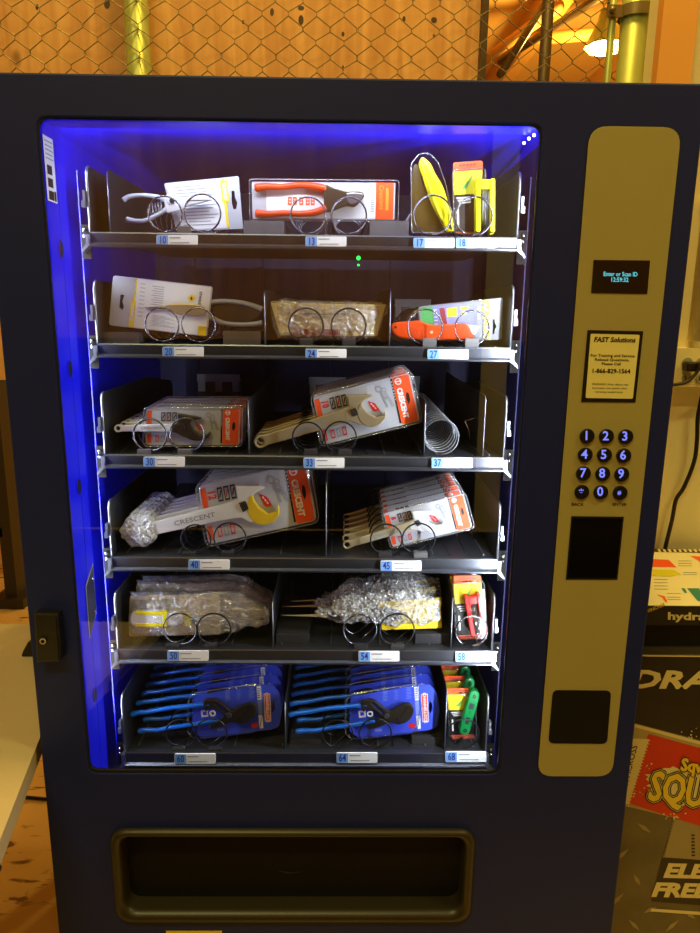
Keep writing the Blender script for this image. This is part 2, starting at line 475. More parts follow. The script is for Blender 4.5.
for i, (pa, za, pb_, zb3, r_) in enumerate((((500,75),3.2,(560,-20),4.1,.03),((485,60),4.0,(560,5),4.1,.05),((520,40),4.1,(640,30),4.1,.06))):
    A_, B_ = G(pa, za), G(pb_, zb3)
    o_ = MB().tube([(A_[0],A_[1],za),(B_[0],B_[1],zb3)], r_, ('duct','beam','beam')[i], 8).build('ceiling_pipe', None, (A_[0],A_[1],za))
    tag(o_, ['slanting dark pipe beside the plywood edge seen through the fence', 'pale slanting duct under the ceiling seen through the fence', 'pale level duct under the ceiling left of the round lamp'][i], 'pipe')
# ------ high bay lamp
lx, ly = G((605, 47), 3.75)
t = thing('high_bay_lamp', 'glowing round warehouse lamp seen through the fence beside the thick pole', 'lamp', (lx, ly, 3.75))
prof = [(.02,.30),(.06,.29),(.08,.20),(.16,.04),(.175,.0)]
m = MB(); m.grid([[(lx+r*math.cos(k*math.pi/12), ly+r*math.sin(k*math.pi/12), 3.75+z) for k in range(24)] for r, z in prof], 'galv', True, True); m.build('lamp_shade', t)
m = MB(); m.grid([[(lx+r*math.cos(k*math.pi/12), ly+r*math.sin(k*math.pi/12), 3.75+z) for k in range(24)] for r, z in ((.165,.01),(.14,-.03),(.07,-.05),(.001,-.055))], 'lampg', True, True); m.build('lamp_lens', t)
m = MB().tube([(lx,ly,4.03),(lx,ly,4.6)], .012, 'duct', 6); m.build('hanging_rod', t)

# ------ chain link fence
fy = .84
t = thing('chain_link_fence', 'chain link fence of steel wire standing behind the vending machine', 'fence', (0, fy, 0))
s = W((57.5, 40), fy)[0]-W((30, 40), fy)[0]
x0 = W((15, 39), fy)[0] - 4*s
zz = W((42.5, 38.5), fy)[1]
sv = (W((42.5, 38.5), fy)[1]-W((42.5, 66.5), fy)[1])
m = MB()
ncol = int((W((668, 40), fy)[0]-x0)/s)+1
lo, hi = int((1.5-zz)/(sv/2)), int((2.75-zz)/(sv/2))
for k in range(ncol):
    for side in (0, 1):
        pts = []
        for j in range(lo, hi+1):
            # each zig-zag wire swings half a diamond to one side, hooking its neighbour at the nodes
            node = ((j + side) % 2 == 0)
            xx = x0 + k*s + (0 if node else s/2)*(1) - (0 if not side else 0)
            yy = fy + (.003 if node else -.003)*(1 if side else -1)
            zc = zz + j*sv/2
            xj = .0018*math.sin(k*3.7+j*1.9)
            if side == 0:
                x_ = x0 + k*s + (0 if j % 2 == 0 else s/2)
            else:
                x_ = x0 + k*s + (0 if j % 2 == 0 else -s/2)
            e = sv*.07
            dx = (s/2)*.13*(1 if (x_ > x0+k*s+.001) else (-1 if x_ < x0+k*s-.001 else 0))
            pts += [(x_+xj-dx*0, yy, zc-e), (x_+xj, yy, zc+e)]
        m.tube(pts, .0014, 'fence', 5)
m.build('wire_mesh', t)
def pole(p0, p1, Y, r_px, name, z0, z1, material, parent, seg=20):
    a, b = W(p0, Y), W(p1, Y)
    x = (a[0]+b[0])/2; r = abs(W((p0[0]+r_px, p0[1]), Y)[0]-a[0])
    return MB().tube([(x,Y,z0),(x,Y,z1)], r, material, seg).build(name, parent), x, r
o, px1, r1 = pole((137.5, 35), (137.5, 35), .875, 12, 'fence_post', 0, 3.0, 'galv', t)
o, px2, r2 = pole((633, 40), (633, 40), .80, 13.5, 'fence_post', 0, 3.0, 'galv', t)
o['label'] = 'thick post with band clamp'
o, px3, r3 = pole((610.5, 40), (610.5, 40), .80, 3.6, 'tension_bar', 1.0, 2.9, 'galv', t)
zc = W((610, 13), .80)[1]
m = MB(); r = r2+.004
m.grid([[(px2+r*math.cos(k*math.pi/12), .80+r*math.sin(k*math.pi/12), zc+z) for k in range(24)] for z in (-.013,.013)], 'fence', True, True)
m.grid([[(px2+(r+.003)*math.cos(k*math.pi/12), .80+(r+.003)*math.sin(k*math.pi/12), zc+z) for k in range(24)] for z in (-.013,.013)], 'fence', True, True)
m.box(px3-.018, px2-r2, .785, .792, zc-.013, zc+.013, 'fence')
m.tube([(px3-.008,.775,zc),(px3-.008,.795,zc)], .007, 'fence', 6)
m.build('band_clamp', t)
o, px4, r4 = pole((546, 40), (546, 40), .95, 6, 'brace_pipe', 0, 3.2, 'duct', t, 12)
o['label'] = 'dark narrow pipe behind the mesh'

# ------ pallet rack on the left
ax, ay = G((14, 602), 0)
t = thing('storage_rack', 'dark steel storage rack standing left behind the machine', 'rack', (ax, ay, 0))
m = MB().box(ax-.015, ax+.045, ay-.05, ay+.05, 0, 2.4, 'rack'); m.build('upright', t)
m = MB().box(ax-.07, ax+.09, ay-.09, ay+.07, 0, .05, 'rack'); m.build('foot', t)
for py in (363, 452, 530):
    z = W((5, py), ay)[1]
    MB().box(ax-1.2, ax, ay-.05, ay+.02, z-.02, z+.025, 'rack').build('beam', t)
# ------ folding table at the left
zt = .75
e0, e1 = G((0, 840), zt), G((37, 745), zt)
def tx(y): return e0[0] + (e1[0]-e0[0])*(y-e0[1])/(e1[1]-e0[1])
yb = G((20, 624), zt)[1]
t = thing('folding_table', 'white plastic folding table beside the left edge of the machine', 'table', (-.95, .1, 0))
top = rnd([(tx(-.5), -.5), (tx(yb), yb), (-1.5, yb), (-1.5, -.5)], .03)
m = MB(); n = len(top)
m.add([(x,y,zt) for x,y in top]+[(x,y,zt-.035) for x,y in top], [tuple(range(n)), tuple(reversed(range(n,2*n)))]+[(i,n+i,n+(i+1)%n,(i+1)%n) for i in range(n)], 'tablew')
m.build('tabletop', t)
for y in (-.42, yb-.08):
    MB().tube([(tx(y)-.42,y,zt-.035),(tx(y)-.42,y,.012),(-1.38,y,.012),(-1.38,y,zt-.035)], .013, 'rack', 8).build('leg_frame', t)
q = .30
MB().tube([(tx(-.36)+.003, -.36, zt-.02),(tx(-.24)+.003, -.24, zt-.02)], .006, 'rack', 8).build('handle_slot', t)
# small dark stapler-like holder on the table by the lock
hx, hy = G((31, 655), zt)
m = MB(); L = rnd([(hx-.018, zt+.001), (hx+.02, zt+.001), (hx+.02, zt+.035), (hx, zt+.036), (hx-.014, zt+.012)], .004)
m.slab([L], hy-.01, hy+.03, 'black', .003, px=False)
tag(m.build('tape_dispenser', None, (hx, hy, zt)), 'small black holder lying on the white table by the lock', 'holder')
# cable on the floor
pts = [G(p, .006) for p in ((5,800),(24,797),(48,799))]
pts = [(x,y,.006) for x,y in [G((-60,801),.006)]+pts]
tag(MB().tube(pts, .005, 'cord', 6).build('floor_cable', None, pts[1]), 'thin dark cable lying on the stained floor under the table', 'cable')

# ------ right: outlet box, conduit, cord
Yw = .64
t = thing('outlet_box', 'surface mounted outlet box on the cream wall right of the machine', 'outlet', w3((690, 368), Yw))
A = W((672,348), Yw-.05); B = W((712, 387), Yw-.05)
MB().box(A[0], B[0]+.05, Yw-.05, Yw-.0005, B[1], A[1], 'conduit').build('housing', t)
q = MB()
for (x,y) in ((687,357),(701,357)):
    for dy in (0, 17):
        C0 = W((x, y+6+dy*.9), Yw-.0505)
        q.slab([circ(C0, .013, 16)], Yw-.0535, Yw-.0502, 'outlet', 0, px=False)
        q.slab([rect(C0[0]-.006, C0[1]-.005, C0[0]-.004, C0[1]+.005)], Yw-.0545, Yw-.0534, 'black', 0, px=False)
        q.slab([rect(C0[0]+.004, C0[1]-.005, C0[0]+.006, C0[1]+.005)], Yw-.0545, Yw-.0534, 'black', 0, px=False)
q.build('receptacle', t)
# conduit
ca, cb = W((697, 160), Yw-.03), W((697, 346), Yw-.03)
t2 = thing('conduit_pipe', 'pale conduit pipe running down the cream wall into the outlet box', 'pipe', (cb[0], Yw-.03, cb[1]))
MB().tube([(cb[0], Yw-.03, cb[1]+.012), (cb[0], Yw-.03, 3.2)], .024, 'conduit', 16).build('pipe', t2)
MB().tube([(cb[0], Yw-.03, ca[1]-.1), (cb[0], Yw-.03, ca[1]-.07)], .029, 'conduit', 16).build('coupling', t2)
# black power plug and cord
Yc = Yw-.09
cp = [w3(p, Yc) for p in ((699,362),(697,372),(688,381),(680,384),(660,386))]
t3 = thing('power_cord', 'black cord plugged into the outlet box, curling behind the machine', 'cord', cp[0])
MB().tube(smooth([tuple(p) for p in cp], 24, False), .004, 'cord', 8).build('cable', t3)
P0 = W((689,366), Yw-.056)
MB().slab([rnd(rect(P0[0]-.018, P0[1]-.011, P0[0]+.016, P0[1]+.011), .006)], Yw-.085, Yw-.056, 'cord', .004, px=False).build('plug', t3)
cp = [w3(p, Yw-.02) for p in ((703,392),(698,416),(697,440),(694,462),(684,487),(676,500),(672,520),(665,549),(663,565))]
tag(MB().tube(smooth(cp, 48, False), .0052, 'cord', 8).build('hanging_cord', None, cp[-1]), 'dark cord hanging down the cream wall to the boxes', 'cord')

# ------ big printed display box and the carton on it
Yb_ = .22
zt2 = W((655, 655), Yb_)[1]
X0 = .585
t = thing('printed_display_box', 'large black printed box with red and yellow logo at bottom right', 'box', (X0+.3, Yb_+.2, 0))
m = MB(); m.box(X0, X0+.75, Yb_, Yb_+.405, 0.0, zt2, 'dplate'); 
m.box(X0, X0+.75, Yb_+.002, Yb_+.403, zt2, zt2+.0015, 'boxblk')
m.build('carton', t)
Y1 = Yb_-.0006; Y2 = Y1-.0004; Y3 = Y2-.0004; Y4 = Y3-.0004; Y5 = Y4-.0004; Y6 = Y5-.0004
def crp(k, *p): return c(k, *p)
m = MB()
m.flat([(628,655),(720,656),(720,745),(628,721)], Y1, 'boxblk')
m.flat([(625,655),(720,656),(720,657.2),(625,656.2)], Y2, 'cream')
m.text('DRA', (668.3, 680.6), 17, 'cream', Y2, rot=1, bold=.04, shear=.25, wx=1.62)
m.build('upper_print', t)
m = MB()
m.flat([(630,722.5),(720,746.5),(720,751),(628,727)], Y1, 'cream')
m.flat([(625,724.5),(720,750),(720,829),(600,800),(600,724)], Y2, 'tan')
m.flat(c('S',(178,583),(600,700),(600,1190),(-60,980),(60,900)), Y3, 'boxred')
m.flat(c('Q',(120,118),(205,122),(120,395),(60,380)), Y3-.0001, 'cream')
m.text('TEAR ACROSS', c('Q',(118,262))[0], 6.2, 'ink', Y4, rot=-76, bold=.01)
for k in range(22):
    x, y = c('Q', (207-k*4.1, 128+k*13))[0]
    m.flat([(x-.9,y-1.0),(x+.9,y),(x-.9,y+1.1)], Y5, 'cream')
# logo: cream splash, black outline, yellow letters
spl = []
for k in range(56):
    a = 2*math.pi*k/56; rr = 1+.08*math.sin(k*2.7)+.05*math.sin(k*5.3)
    spl.append((696+rr*49*math.cos(a), 789+rr*19.5*math.sin(a)+.18*49*math.cos(a)*.9))
m.flat(spl, Y4, 'cream')
yy = Y5
for (mt, off) in (('ink',4.0),('cream',2.8),('ink',2.2),('yelink',1.1)):
    for k in range(8):
        yy -= .00004
        m.text('SQUEEZE', (649+off*math.cos(k*math.pi/4), 787+off*math.sin(k*math.pi/4)), 29, mt, yy, rot=8, bold=.02, align='LEFT', wx=.68, shear=.1)
for (mt, off) in (('ink',1.4),('yelink',.45)):
    for k in range(8):
        yy -= .00004
        m.text('Sqwincher', (681+off*math.cos(k*math.pi/4), 765+off*math.sin(k*math.pi/4)), 12, mt, yy, rot=8, bold=.02, align='LEFT', wx=.9)
random.seed(3)
for k in range(60):
    x, y = random.choice(((692,737),(634,792),(676,816),(640,766)))
    x += random.gauss(0,6); y += random.gauss(0,3); r_ = random.uniform(.3,1.1)
    m.flat(circ((x,y), r_, 6), Y4-.0001, 'cream')
m.build('red_pouch_print', t)
m = MB()
for (x,y,l,a) in ((611,812,15,-20),(644,828,17,35),(622,855,18,-42),(637,880,14,60),(617,900,20,-45),(650,910,14,-25),(634,925,16,45),(672,926,18,-40),(690,915,14,35),(612,842,12,40)):
    a = math.radians(a); ux, uy = math.cos(a), math.sin(a)
    m.flat([(x-l/2*ux, y-l/2*uy),(x+uy*2.2, y-ux*2.2),(x+l/2*ux, y+l/2*uy),(x-uy*2.0, y+ux*2.0)], Y1, 'dplate2')
m.flat(c('Q',(310,455),(600,500),(600,640),(262,615)), Y2, 'dplate2')
for k in range(12):
    x, y = c('Q', (308-k*3.6, 462+k*13))[0]
    m.flat([(x-1.6,y),(x+.4,y-1.4),(x+.4,y+1.4)], Y2, 'dplate2')
m.flat(c('Q',(260,620),(600,640),(600,830),(215,800)), Y3, 'boxblk')
m.build('lower_print', t); m = MB()
m.flat(c('Q',(215,830),(600,855),(600,870),(212,842)), Y2, 'cream')
m.text('ELECTROLYTE', (663, 871.2), 13.2, 'cream', Y4, rot=1.5, bold=.05, shear=.25, align='LEFT', wx=1.4)
m.text('FREEZER POPS', (651, 890.3), 13.2, 'cream', Y4, rot=1.5, bold=.05, shear=.25, align='LEFT', wx=1.4)
for k in range(7): m.flat(c('Q',(382+k*.5,520+k*14),(396+k*.5,521+k*14),(396,527+k*14),(382,526+k*14)), Y4, 'ink')
m.build('lettering', t)

Yt = .25
z0, z1 = zt2+.002, W((650, 605.5), Yt)[1]
yk = G((680, 551), z1)[1]
t = thing('printed_carton', 'flat carton with cream printed top and black front lying on the display box', 'box', (X0+.3, Yt+.15, z0))
m = MB(); zm = W((650, 625), Yt)[1]
m.box(X0+.003, X0+.70, Yt, yk, zm, z1-.001, 'boxblk'); m.build('lid', t)
zt_ = z1
MB().box(X0+.012, X0+.69, Yt+.008, yk-.008, z0, zm, 'black').build('tray_base', t)
m = MB().box(X0+.003, X0+.70, Yt+.0005, yk, z1-.001, z1, 'boxtop')
def top(pts, dz, mt):
    q = [G(p, z1+dz) for p in pts]
    ar = sum(q[i-1][0]*q[i][1]-q[i][0]*q[i-1][1] for i in range(len(q)))
    if ar < 0: q.reverse()
    m.add([(x,y,z1+dz) for x,y in q], [tuple(range(len(q)))], mt)
top(c('R',(140,180),(240,185),(290,232),(140,228)), .0006, 'orange')
top(c('R',(140,245),(270,248),(320,275),(250,290),(140,285)), .0006, 'yelgreen')
for k, yy in enumerate((190,205,220,262,275,305,325,345,365,392,415,430)):
    xx = 300 if k < 3 else (330 if k < 5 else (150 if k < 9 else 230))
    top(c('R',(xx,yy),(xx+85,yy+1),(xx+85,yy+4),(xx,yy+3)), .0006, 'greyink')
top(c('R',(355,362),(430,362),(470,450),(420,440)), .0006, 'teal')
top(c('R',(318,362),(340,362),(356,390),(340,392)), .0006, 'teal')
top(c('R',(168,400),(215,412),(235,448),(222,448),(200,420)), .0006, 'orange')
top(c('R',(375,160),(440,165),(440,200)), .0006, 'orange')
top(c('R',(150,116),(440,130),(440,142),(150,136)), .0006, 'boxblk')
for k in range(9):
    top(c('R',(170+k*32,119),(186+k*32,120),(196+k*32,137),(180+k*32,136)), .0009, 'cream')
m.build('printed_top', t)
m = MB()
m.text('hydration', (667.5, 616.3), 7.2, 'cream', Yt-.0006, rot=1, bold=.035, align='LEFT', wx=1.62)
m.text('SQWINCHER', c('R',(140,494))[0], 3.2, 'yelink', Yt-.0006, rot=-22, bold=.02)
m.build('front_lettering', t)

# ================================================================= VENDING MACHINE
U = D
mx0, mx1, mz1 = -.476*U, .478*U, CZ+.2925*U
wx0, wx1, wz0, wz1 = -.3968*U-.006, .2565*U+.008, CZ-.7395*U, CZ+.2392*U
VM = thing('vending_machine', 'navy blue tool vending machine with lit glass window and yellowish control panel', 'vending machine', (0, .4, 0))
def P(mb, name, parent=VM, label=None):
    o = mb.build(name, parent)
    if label: o['label'] = label
    return o
# cabinet shell
m = MB(); th = .012
m.box(mx0, mx0+th, .065, .80, .04, mz1, 'navy'); m.box(mx1-th, mx1, .065, .80, .04, mz1, 'navy')
m.box(mx0+th, mx1-th, .065, .80, mz1-th, mz1, 'navy'); m.box(mx0+th, mx1-th, .065, .80, .04, .06, 'navy')
m.box(mx0+th, mx1-th, .788, .80, .06, mz1-th, 'navy')
P(m, 'cabinet')
for x in (mx0+.05, mx1-.05):
    for y in (.10, .74): P(MB().tube([(x,y,.0005),(x,y,.04)], .022, 'black', 12), 'foot')
m = MB(); xa, xb = W((666,78), .1)[0], mx1-.002
m.box(xa, xb, .07, .13, mz1, mz1+.004, 'blackm'); m.box(W((692,74),.1)[0], xb, .075, .13, mz1+.004, mz1+.020, 'blackm')
P(m, 'top_bracket')
# door slab with window and bin openings
def rr(x0, z0, x1, z1, r, k=5): return rnd([(x0,z0),(x1,z0),(x1,z1),(x0,z1)], r, k)
bx0, bx1 = W((118, 874))[0], W((468, 874))[0]
bz0, bz1 = W((300, 915))[1], W((300, 832))[1]
m = MB()
m.slab([rr(mx0, .07, mx1, mz1, .008, 3), rr(wx0, wz0, wx1, wz1, .017), rr(bx0, bz0, bx1, bz1, .03)], 0, .009, 'navy', .003, px=False)
m.slab([rect(mx0, .07, mx1, mz1), rect(mx0+.004, .074, mx1-.004, mz1-.004)], .008, .06, 'navy', 0, px=False)
P(m, 'door')
# gasket around the window
m = MB(); g = .0075
m.slab([rr(wx0-.0005, wz0-.0005, wx1+.0005, wz1+.0005, .017), rr(wx0+g*.3, wz0+g*.8, wx1-g*.3, wz1-g*.2, .016)], .002, .0072, 'gasket', .001, px=False)
P(m, 'window_gasket')
m = MB().box(wx0+.002, wx1-.002, .0074, .0086, wz0+.002, wz1-.002, 'glass'); P(m, 'window_glass')
# door liner: blue return walls of the door, holes on the left one
ly0, ly1 = .010, .092
lxl, lxr = wx0+.001, wx1+.004
zt_in, zb_in = wz1+.002, wz0-.095
m = MB()
m.box(lxl-.006, lxl, .06, ly1, zb_in, zt_in, 'liner')
m.box(lxl-.012, lxl-.006, ly1-.004, ly1+.001, zb_in, zt_in, 'liner')
m.box(lxl-.006, lxl-.0005, ly0, .06, zb_in, zt_in, 'liner')
P(m, 'door_liner')
for k, zc_ in enumerate([W(p, .05)[1] for p in ((56,249),(68,369),(74,487),(81.5,695))]):
    pts = [(lxl+.0006, .052+.009*math.cos(a*math.pi/10), zc_+.014*math.sin(a*math.pi/10)) for a in range(20)]
    mm = MB(); mm.add(pts, [tuple(range(20))], 'gasket')
    mm.tube(pts, .0008, 'liner', 5, closed=True); P(mm, 'liner_hole')
za, zb_ = W((83, 577), .05)[1], W((85, 632), .05)[1]
m = MB(); m.add([(lxl+.001,.045,za-.015),(lxl+.001,.088,za+.012),(lxl+.001,.088,zb_+.02),(lxl+.001,.045,zb_-.012)], [(0,1,2,3)], 'silverpr')
m.add([(lxl+.0016,.047,za-.017),(lxl+.0016,.086,za+.008),(lxl+.0016,.086,zb_+.022),(lxl+.0016,.047,zb_-.008)], [(0,1,2,3)], 'tray')
for z in (za-.012, zb_+.028):
    m.tube([(lxl, .074, z),(lxl+.005, .074, z)], .0035, 'bright', 10)
P(m, 'strike_plate')
# rating sticker on the liner
sz1, sz0 = W((46, 138), .04)[1], W((60, 198), .06)[1]
m = MB(); X_ = lxl+.001
def sw(y, z, dy, dz, mt, dx=0): m.add([(X_+dx,y,z),(X_+dx,y+dy,z),(X_+dx,y+dy,z-dz),(X_+dx,y,z-dz)], [(0,1,2,3)], mt)
sy = .014; sh = sz1-sz0+.01
sw(sy, sz1, .036, sh, 'paper')
for k in range(5): sw(sy+.004, sz1-.006-k*.006, .028-.003*(k % 2), .0016, 'greyink', .0005)
for k in range(3): sw(sy+.006, sz1-.040-k*.018, .018, .013, 'ink', .0005)
sw(sy+.026, sz1-.075, .007, .014, 'ink', .0005)
P(m, 'rating_sticker')
# cabinet inside
ix0, ix1, iy1 = lxl-.03, wx1+.045, .74
iz1, iz0 = wz1+.012, wz0-.10
m = MB(); m.box(ix0-.004, ix0, ly1+.001, iy1, iz0, iz1, 'liner'); P(m, 'left_inner_wall')
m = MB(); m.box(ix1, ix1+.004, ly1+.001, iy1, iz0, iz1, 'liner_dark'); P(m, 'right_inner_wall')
m = MB(); m.box(ix0, ix1, ly1+.001, iy1, iz1, iz1+.004, 'liner'); P(m, 'inner_ceiling')
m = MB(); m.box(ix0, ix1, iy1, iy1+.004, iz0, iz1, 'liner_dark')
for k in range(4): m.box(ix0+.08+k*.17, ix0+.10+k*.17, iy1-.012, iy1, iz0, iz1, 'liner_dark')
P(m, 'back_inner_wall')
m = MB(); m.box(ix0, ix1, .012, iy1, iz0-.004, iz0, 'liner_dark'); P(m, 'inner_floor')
# door inner frame closing around the lamps
m = MB()
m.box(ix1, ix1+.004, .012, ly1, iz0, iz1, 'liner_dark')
m.box(wx1+.022, ix1, .012, .0145, iz0, iz1, 'gasket')
P(m, 'lamp_cover')
m = MB(); m.box(wx0-.006, wx1+.004, ly0, .062, wz1+.0005, wz1+.006, 'liner'); P(m, 'window_head_liner')
# silver track under the bottom tray
zb2 = W((300,771), .11)[1]
m = MB(); m.box(W((118,770),.11)[0], W((492,770),.11)[0], .105, .125, zb2-.004, zb2+.006, 'lip')
a0, a1 = W((424,769),.10)[0], W((470,769),.10)[0]
m.box(a0, a1, .098, .105, zb2-.003, zb2+.009, 'steel'); m.tube([(a0+.014,.0955,zb2+.003),(a0+.014,.099,zb2+.003)], .006, 'black', 14)
P(m, 'drop_sensor_rail')
# LED strips
m = MB(); lsx = wx1+.014
m.box(lsx-.005, lsx+.005, .0105, .014, wz0+.02, wz1-.01, 'led'); P(m, 'led_strip', label='strip on the right side')
m = MB(); m.box(wx0+.05, wx1-.03, .066, .070, wz1+.004, wz1+.010, 'led'); P(m, 'led_strip', label='strip along the top')
m = MB()
for p in ((533.8,135),(528.8,138.4),(523.8,142.9)):
    x, z = W(p, .03)
    Yq = .035 + (533.8-p[0])*.0045; x, z = W(p, Yq)
    m.tube([(x,Yq,z),(x+.001,Yq+.002,z)], .0022, 'leddot', 8)
P(m, 'led_dots')
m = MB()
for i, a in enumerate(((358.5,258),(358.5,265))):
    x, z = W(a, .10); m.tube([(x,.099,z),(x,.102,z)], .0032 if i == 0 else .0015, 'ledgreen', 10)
P(m, 'indicator_light')  # small glowing green dots added by the first tray's lower edge

# ---- control panel
pl, pr_, pt, pb = .3264*U, .4490*U, CZ+.2385*U, CZ-.7420*U
m = MB(); m.slab([rr(pl, pb, pr_, pt, .027, 6)], -.0015, .001, 'gold', .0006, px=False)
panel = P(m, 'control_panel')
m = MB(); m.slab([rr(pl-.0015, pb-.0015, pr_+.0015, pt+.0015, .028, 6)], -.0004, .001, 'gasket', 0, px=False); P(m, 'panel_edge', panel)
YP = -.0015
q = MB(); q.slab([[(593.8,259.9),(650.1,260.5),(647.3,293.9),(591.3,293)]], YP-.001, YP, 'window')
q.text('Enter or Scan ID', (620.5, 274.3), 4.3, 'cyan', YP-.0014, rot=.8, bold=.012, wx=.82)
q.text('12:59:32', (619.5, 279.9), 4.3, 'cyan', YP-.0014, rot=.8, bold=.012, wx=.86)
P(q, 'display_screen', panel)
q = MB(); q.slab([[(587.7,330),(643.4,331.2),(635.6,402.5),(581.3,402)]], YP-.0012, YP, 'black', .0003)
q.slab([rnd([(590.8,333.8),(639.8,334.8),(632.8,398.8),(585.6,398)], 1.5)], YP-.0018, YP-.0012, 'signyel')
ys = YP-.0022
q.text('FAST Solutions', (614.5, 340), 4.7, 'ink', ys, rot=1, bold=.035, shear=.2, wx=1.0)
for tx_, yy, xx in (('For Training and Service',355.8,612.6),('Related Questions,',359.9,612),('Please Call',364,611.3)):
    q.text(tx_, (xx, yy), 2.6, 'ink', ys, rot=.8, bold=.02, wx=1.2)
q.text('1-866-829-1564', (611, 371.3), 4.2, 'ink', ys, rot=.8, bold=.03, wx=1.0)
for tx_, yy, xx in (('WARNING: Sharp objects may',384.4,610),('be present. Use caution when',388.2,609.6),('retrieving needed items.',392,609)):
    q.text(tx_, (xx, yy), 1.9, 'ink', ys, rot=.8, bold=.006, shear=.15, wx=1.06)
P(q, 'instruction_sign', panel)
KEYS = (('1',238,487),('2',307,488),('3',376,489),('4',231,554),('5',300,555),('6',369,557),('7',225,621),('8',294,622),('9',362,624),('*',219,687),('0',287,688),('#',356,690))
kr = None
for ch, x, y in KEYS:
    p = (520+x/3.589, 300+y/3.589)
    C0 = W(p, 0)
    q = MB(); q.slab([circ(C0, .0118, 28)], YP-.0045, YP, 'black', .0012, px=False)
    h = 9 if ch in '1234567890' else (8 if ch == '*' else 4.2)
    q.text(ch, (p[0]+(.2), p[1]+(.3 if ch not in '*#' else (2.2 if ch == '*' else .5))), h, 'keyglow', YP-.0048, rot=1, bold=.018, wx=1.0)
    P(q, 'keypad_button', panel)
q = MB(); q.text('BACK', (577.6, 504.6), 2.9, 'ink', YP-.0003, rot=.5, bold=.02, wx=1.15); P(q, 'key_caption', panel)
q = MB(); q.text('ENTER', (619.7, 504.6), 2.9, 'ink', YP-.0003, rot=.5, bold=.02, wx=1.15); P(q, 'key_caption', panel)
q = MB(); q.slab([[(571.5,516.2),(624,516.8),(617.5,579.8),(566,579.6)]], YP-.0012, YP, 'black', .0004)
q.slab([[(573,518.3),(622,518.8),(616.2,577.6),(567.8,577.4)]], YP-.0016, YP-.0012, 'window', 0); P(q, 'badge_reader', panel)
q = MB(); q.slab([rnd([(552.9,690.2),(611.4,690.8),(607.2,744),(548.4,743.4)], 5.5)], YP-.001, YP, 'blackm', .0003); P(q, 'coin_return_cover', panel)

# ---- lock
q = MB(); q.slab([rnd([(33.5,614),(57,614.5),(60.5,662),(36.5,663)], 2)], -.022, 0, 'black', .003)
lk = P(q, 'door_latch')
q = MB(); C0 = W((43.5,640.5), -.022)
for r_, y0_, y1_, mt in ((.0062,-.0245,-.022,'gasket'),(.0052,-.0255,-.0245,'brass'),(.0032,-.0262,-.0255,'blackm')):
    q.slab([circ(C0, r_, 20)], y0_, y1_, mt, 0, px=False)
P(q, 'key_cylinder', lk)

# ---- retrieval bin
fx0, fx1 = W((113, 874))[0], W((473, 874))[0]
fz0, fz1 = W((300, 920))[1], W((300, 828))[1]
m = MB()
L0 = rr(fx0, fz0, fx1, fz1, .032, 6); L1 = rr(bx0+.010, bz0+.012, bx1-.010, bz1-.007, .026, 6)
M['bezel'] = mat('bin_bezel_black', (44,38,22), .4)
n = len(L0); rows = []
for t_, y in ((0,.0),(0,-.004),(.25,-.011),(.6,-.011),(.9,-.004),(1,.004),(1,.05)):
    rows.append([(a[0]+(b[0]-a[0])*t_, y, a[1]+(b[1]-a[1])*t_) for a, b in zip(L0, L1)])
m.grid(rows, 'bezel', True, True)
bin_ = P(m, 'delivery_bin')
m = MB(); m.slab([rr(bx0+.005, bz0+.005, bx1-.005, bz1-.002, .026, 6)], .030, .036, 'blackm', .001, px=False)
P(m, 'bin_flap', bin_)
m = MB(); x, z = W((290,872), .0295); m.tube([(x-.02,.0292,z+.002),(x,.0292,z-.002),(x+.02,.0292,z+.001)], .0009, 'bezel', 5); P(m, 'flap_scratch', bin_)
m = MB(); m.slab([[(166,931),(222,931),(222,955),(166,955)]], -.0006, 0, 'yellowpr'); P(m, 'yellow_sticker')

# ================================================================= TRAYS
YL = .11                                   # plane of the tray lips
LX = sum(W(p, YL)[0] for p in ((92,240),(98.5,351),(105.8,461),(111.5,565),(119,656),(123,758)))/6
RX = sum(W(p, YL)[0] for p in ((519,247),(510,358),(503,464),(497,566),(491,656),(484,760)))/6
print('tray x', LX, RX, [round(W(p, YL)[0],3) for p in ((92,240),(98.5,351),(105.8,461),(111.5,565),(119,656),(123,758))], [round(W(p, YL)[0],3) for p in ((519,247),(510,358),(503,464),(497,566),(491,656),(484,760))])
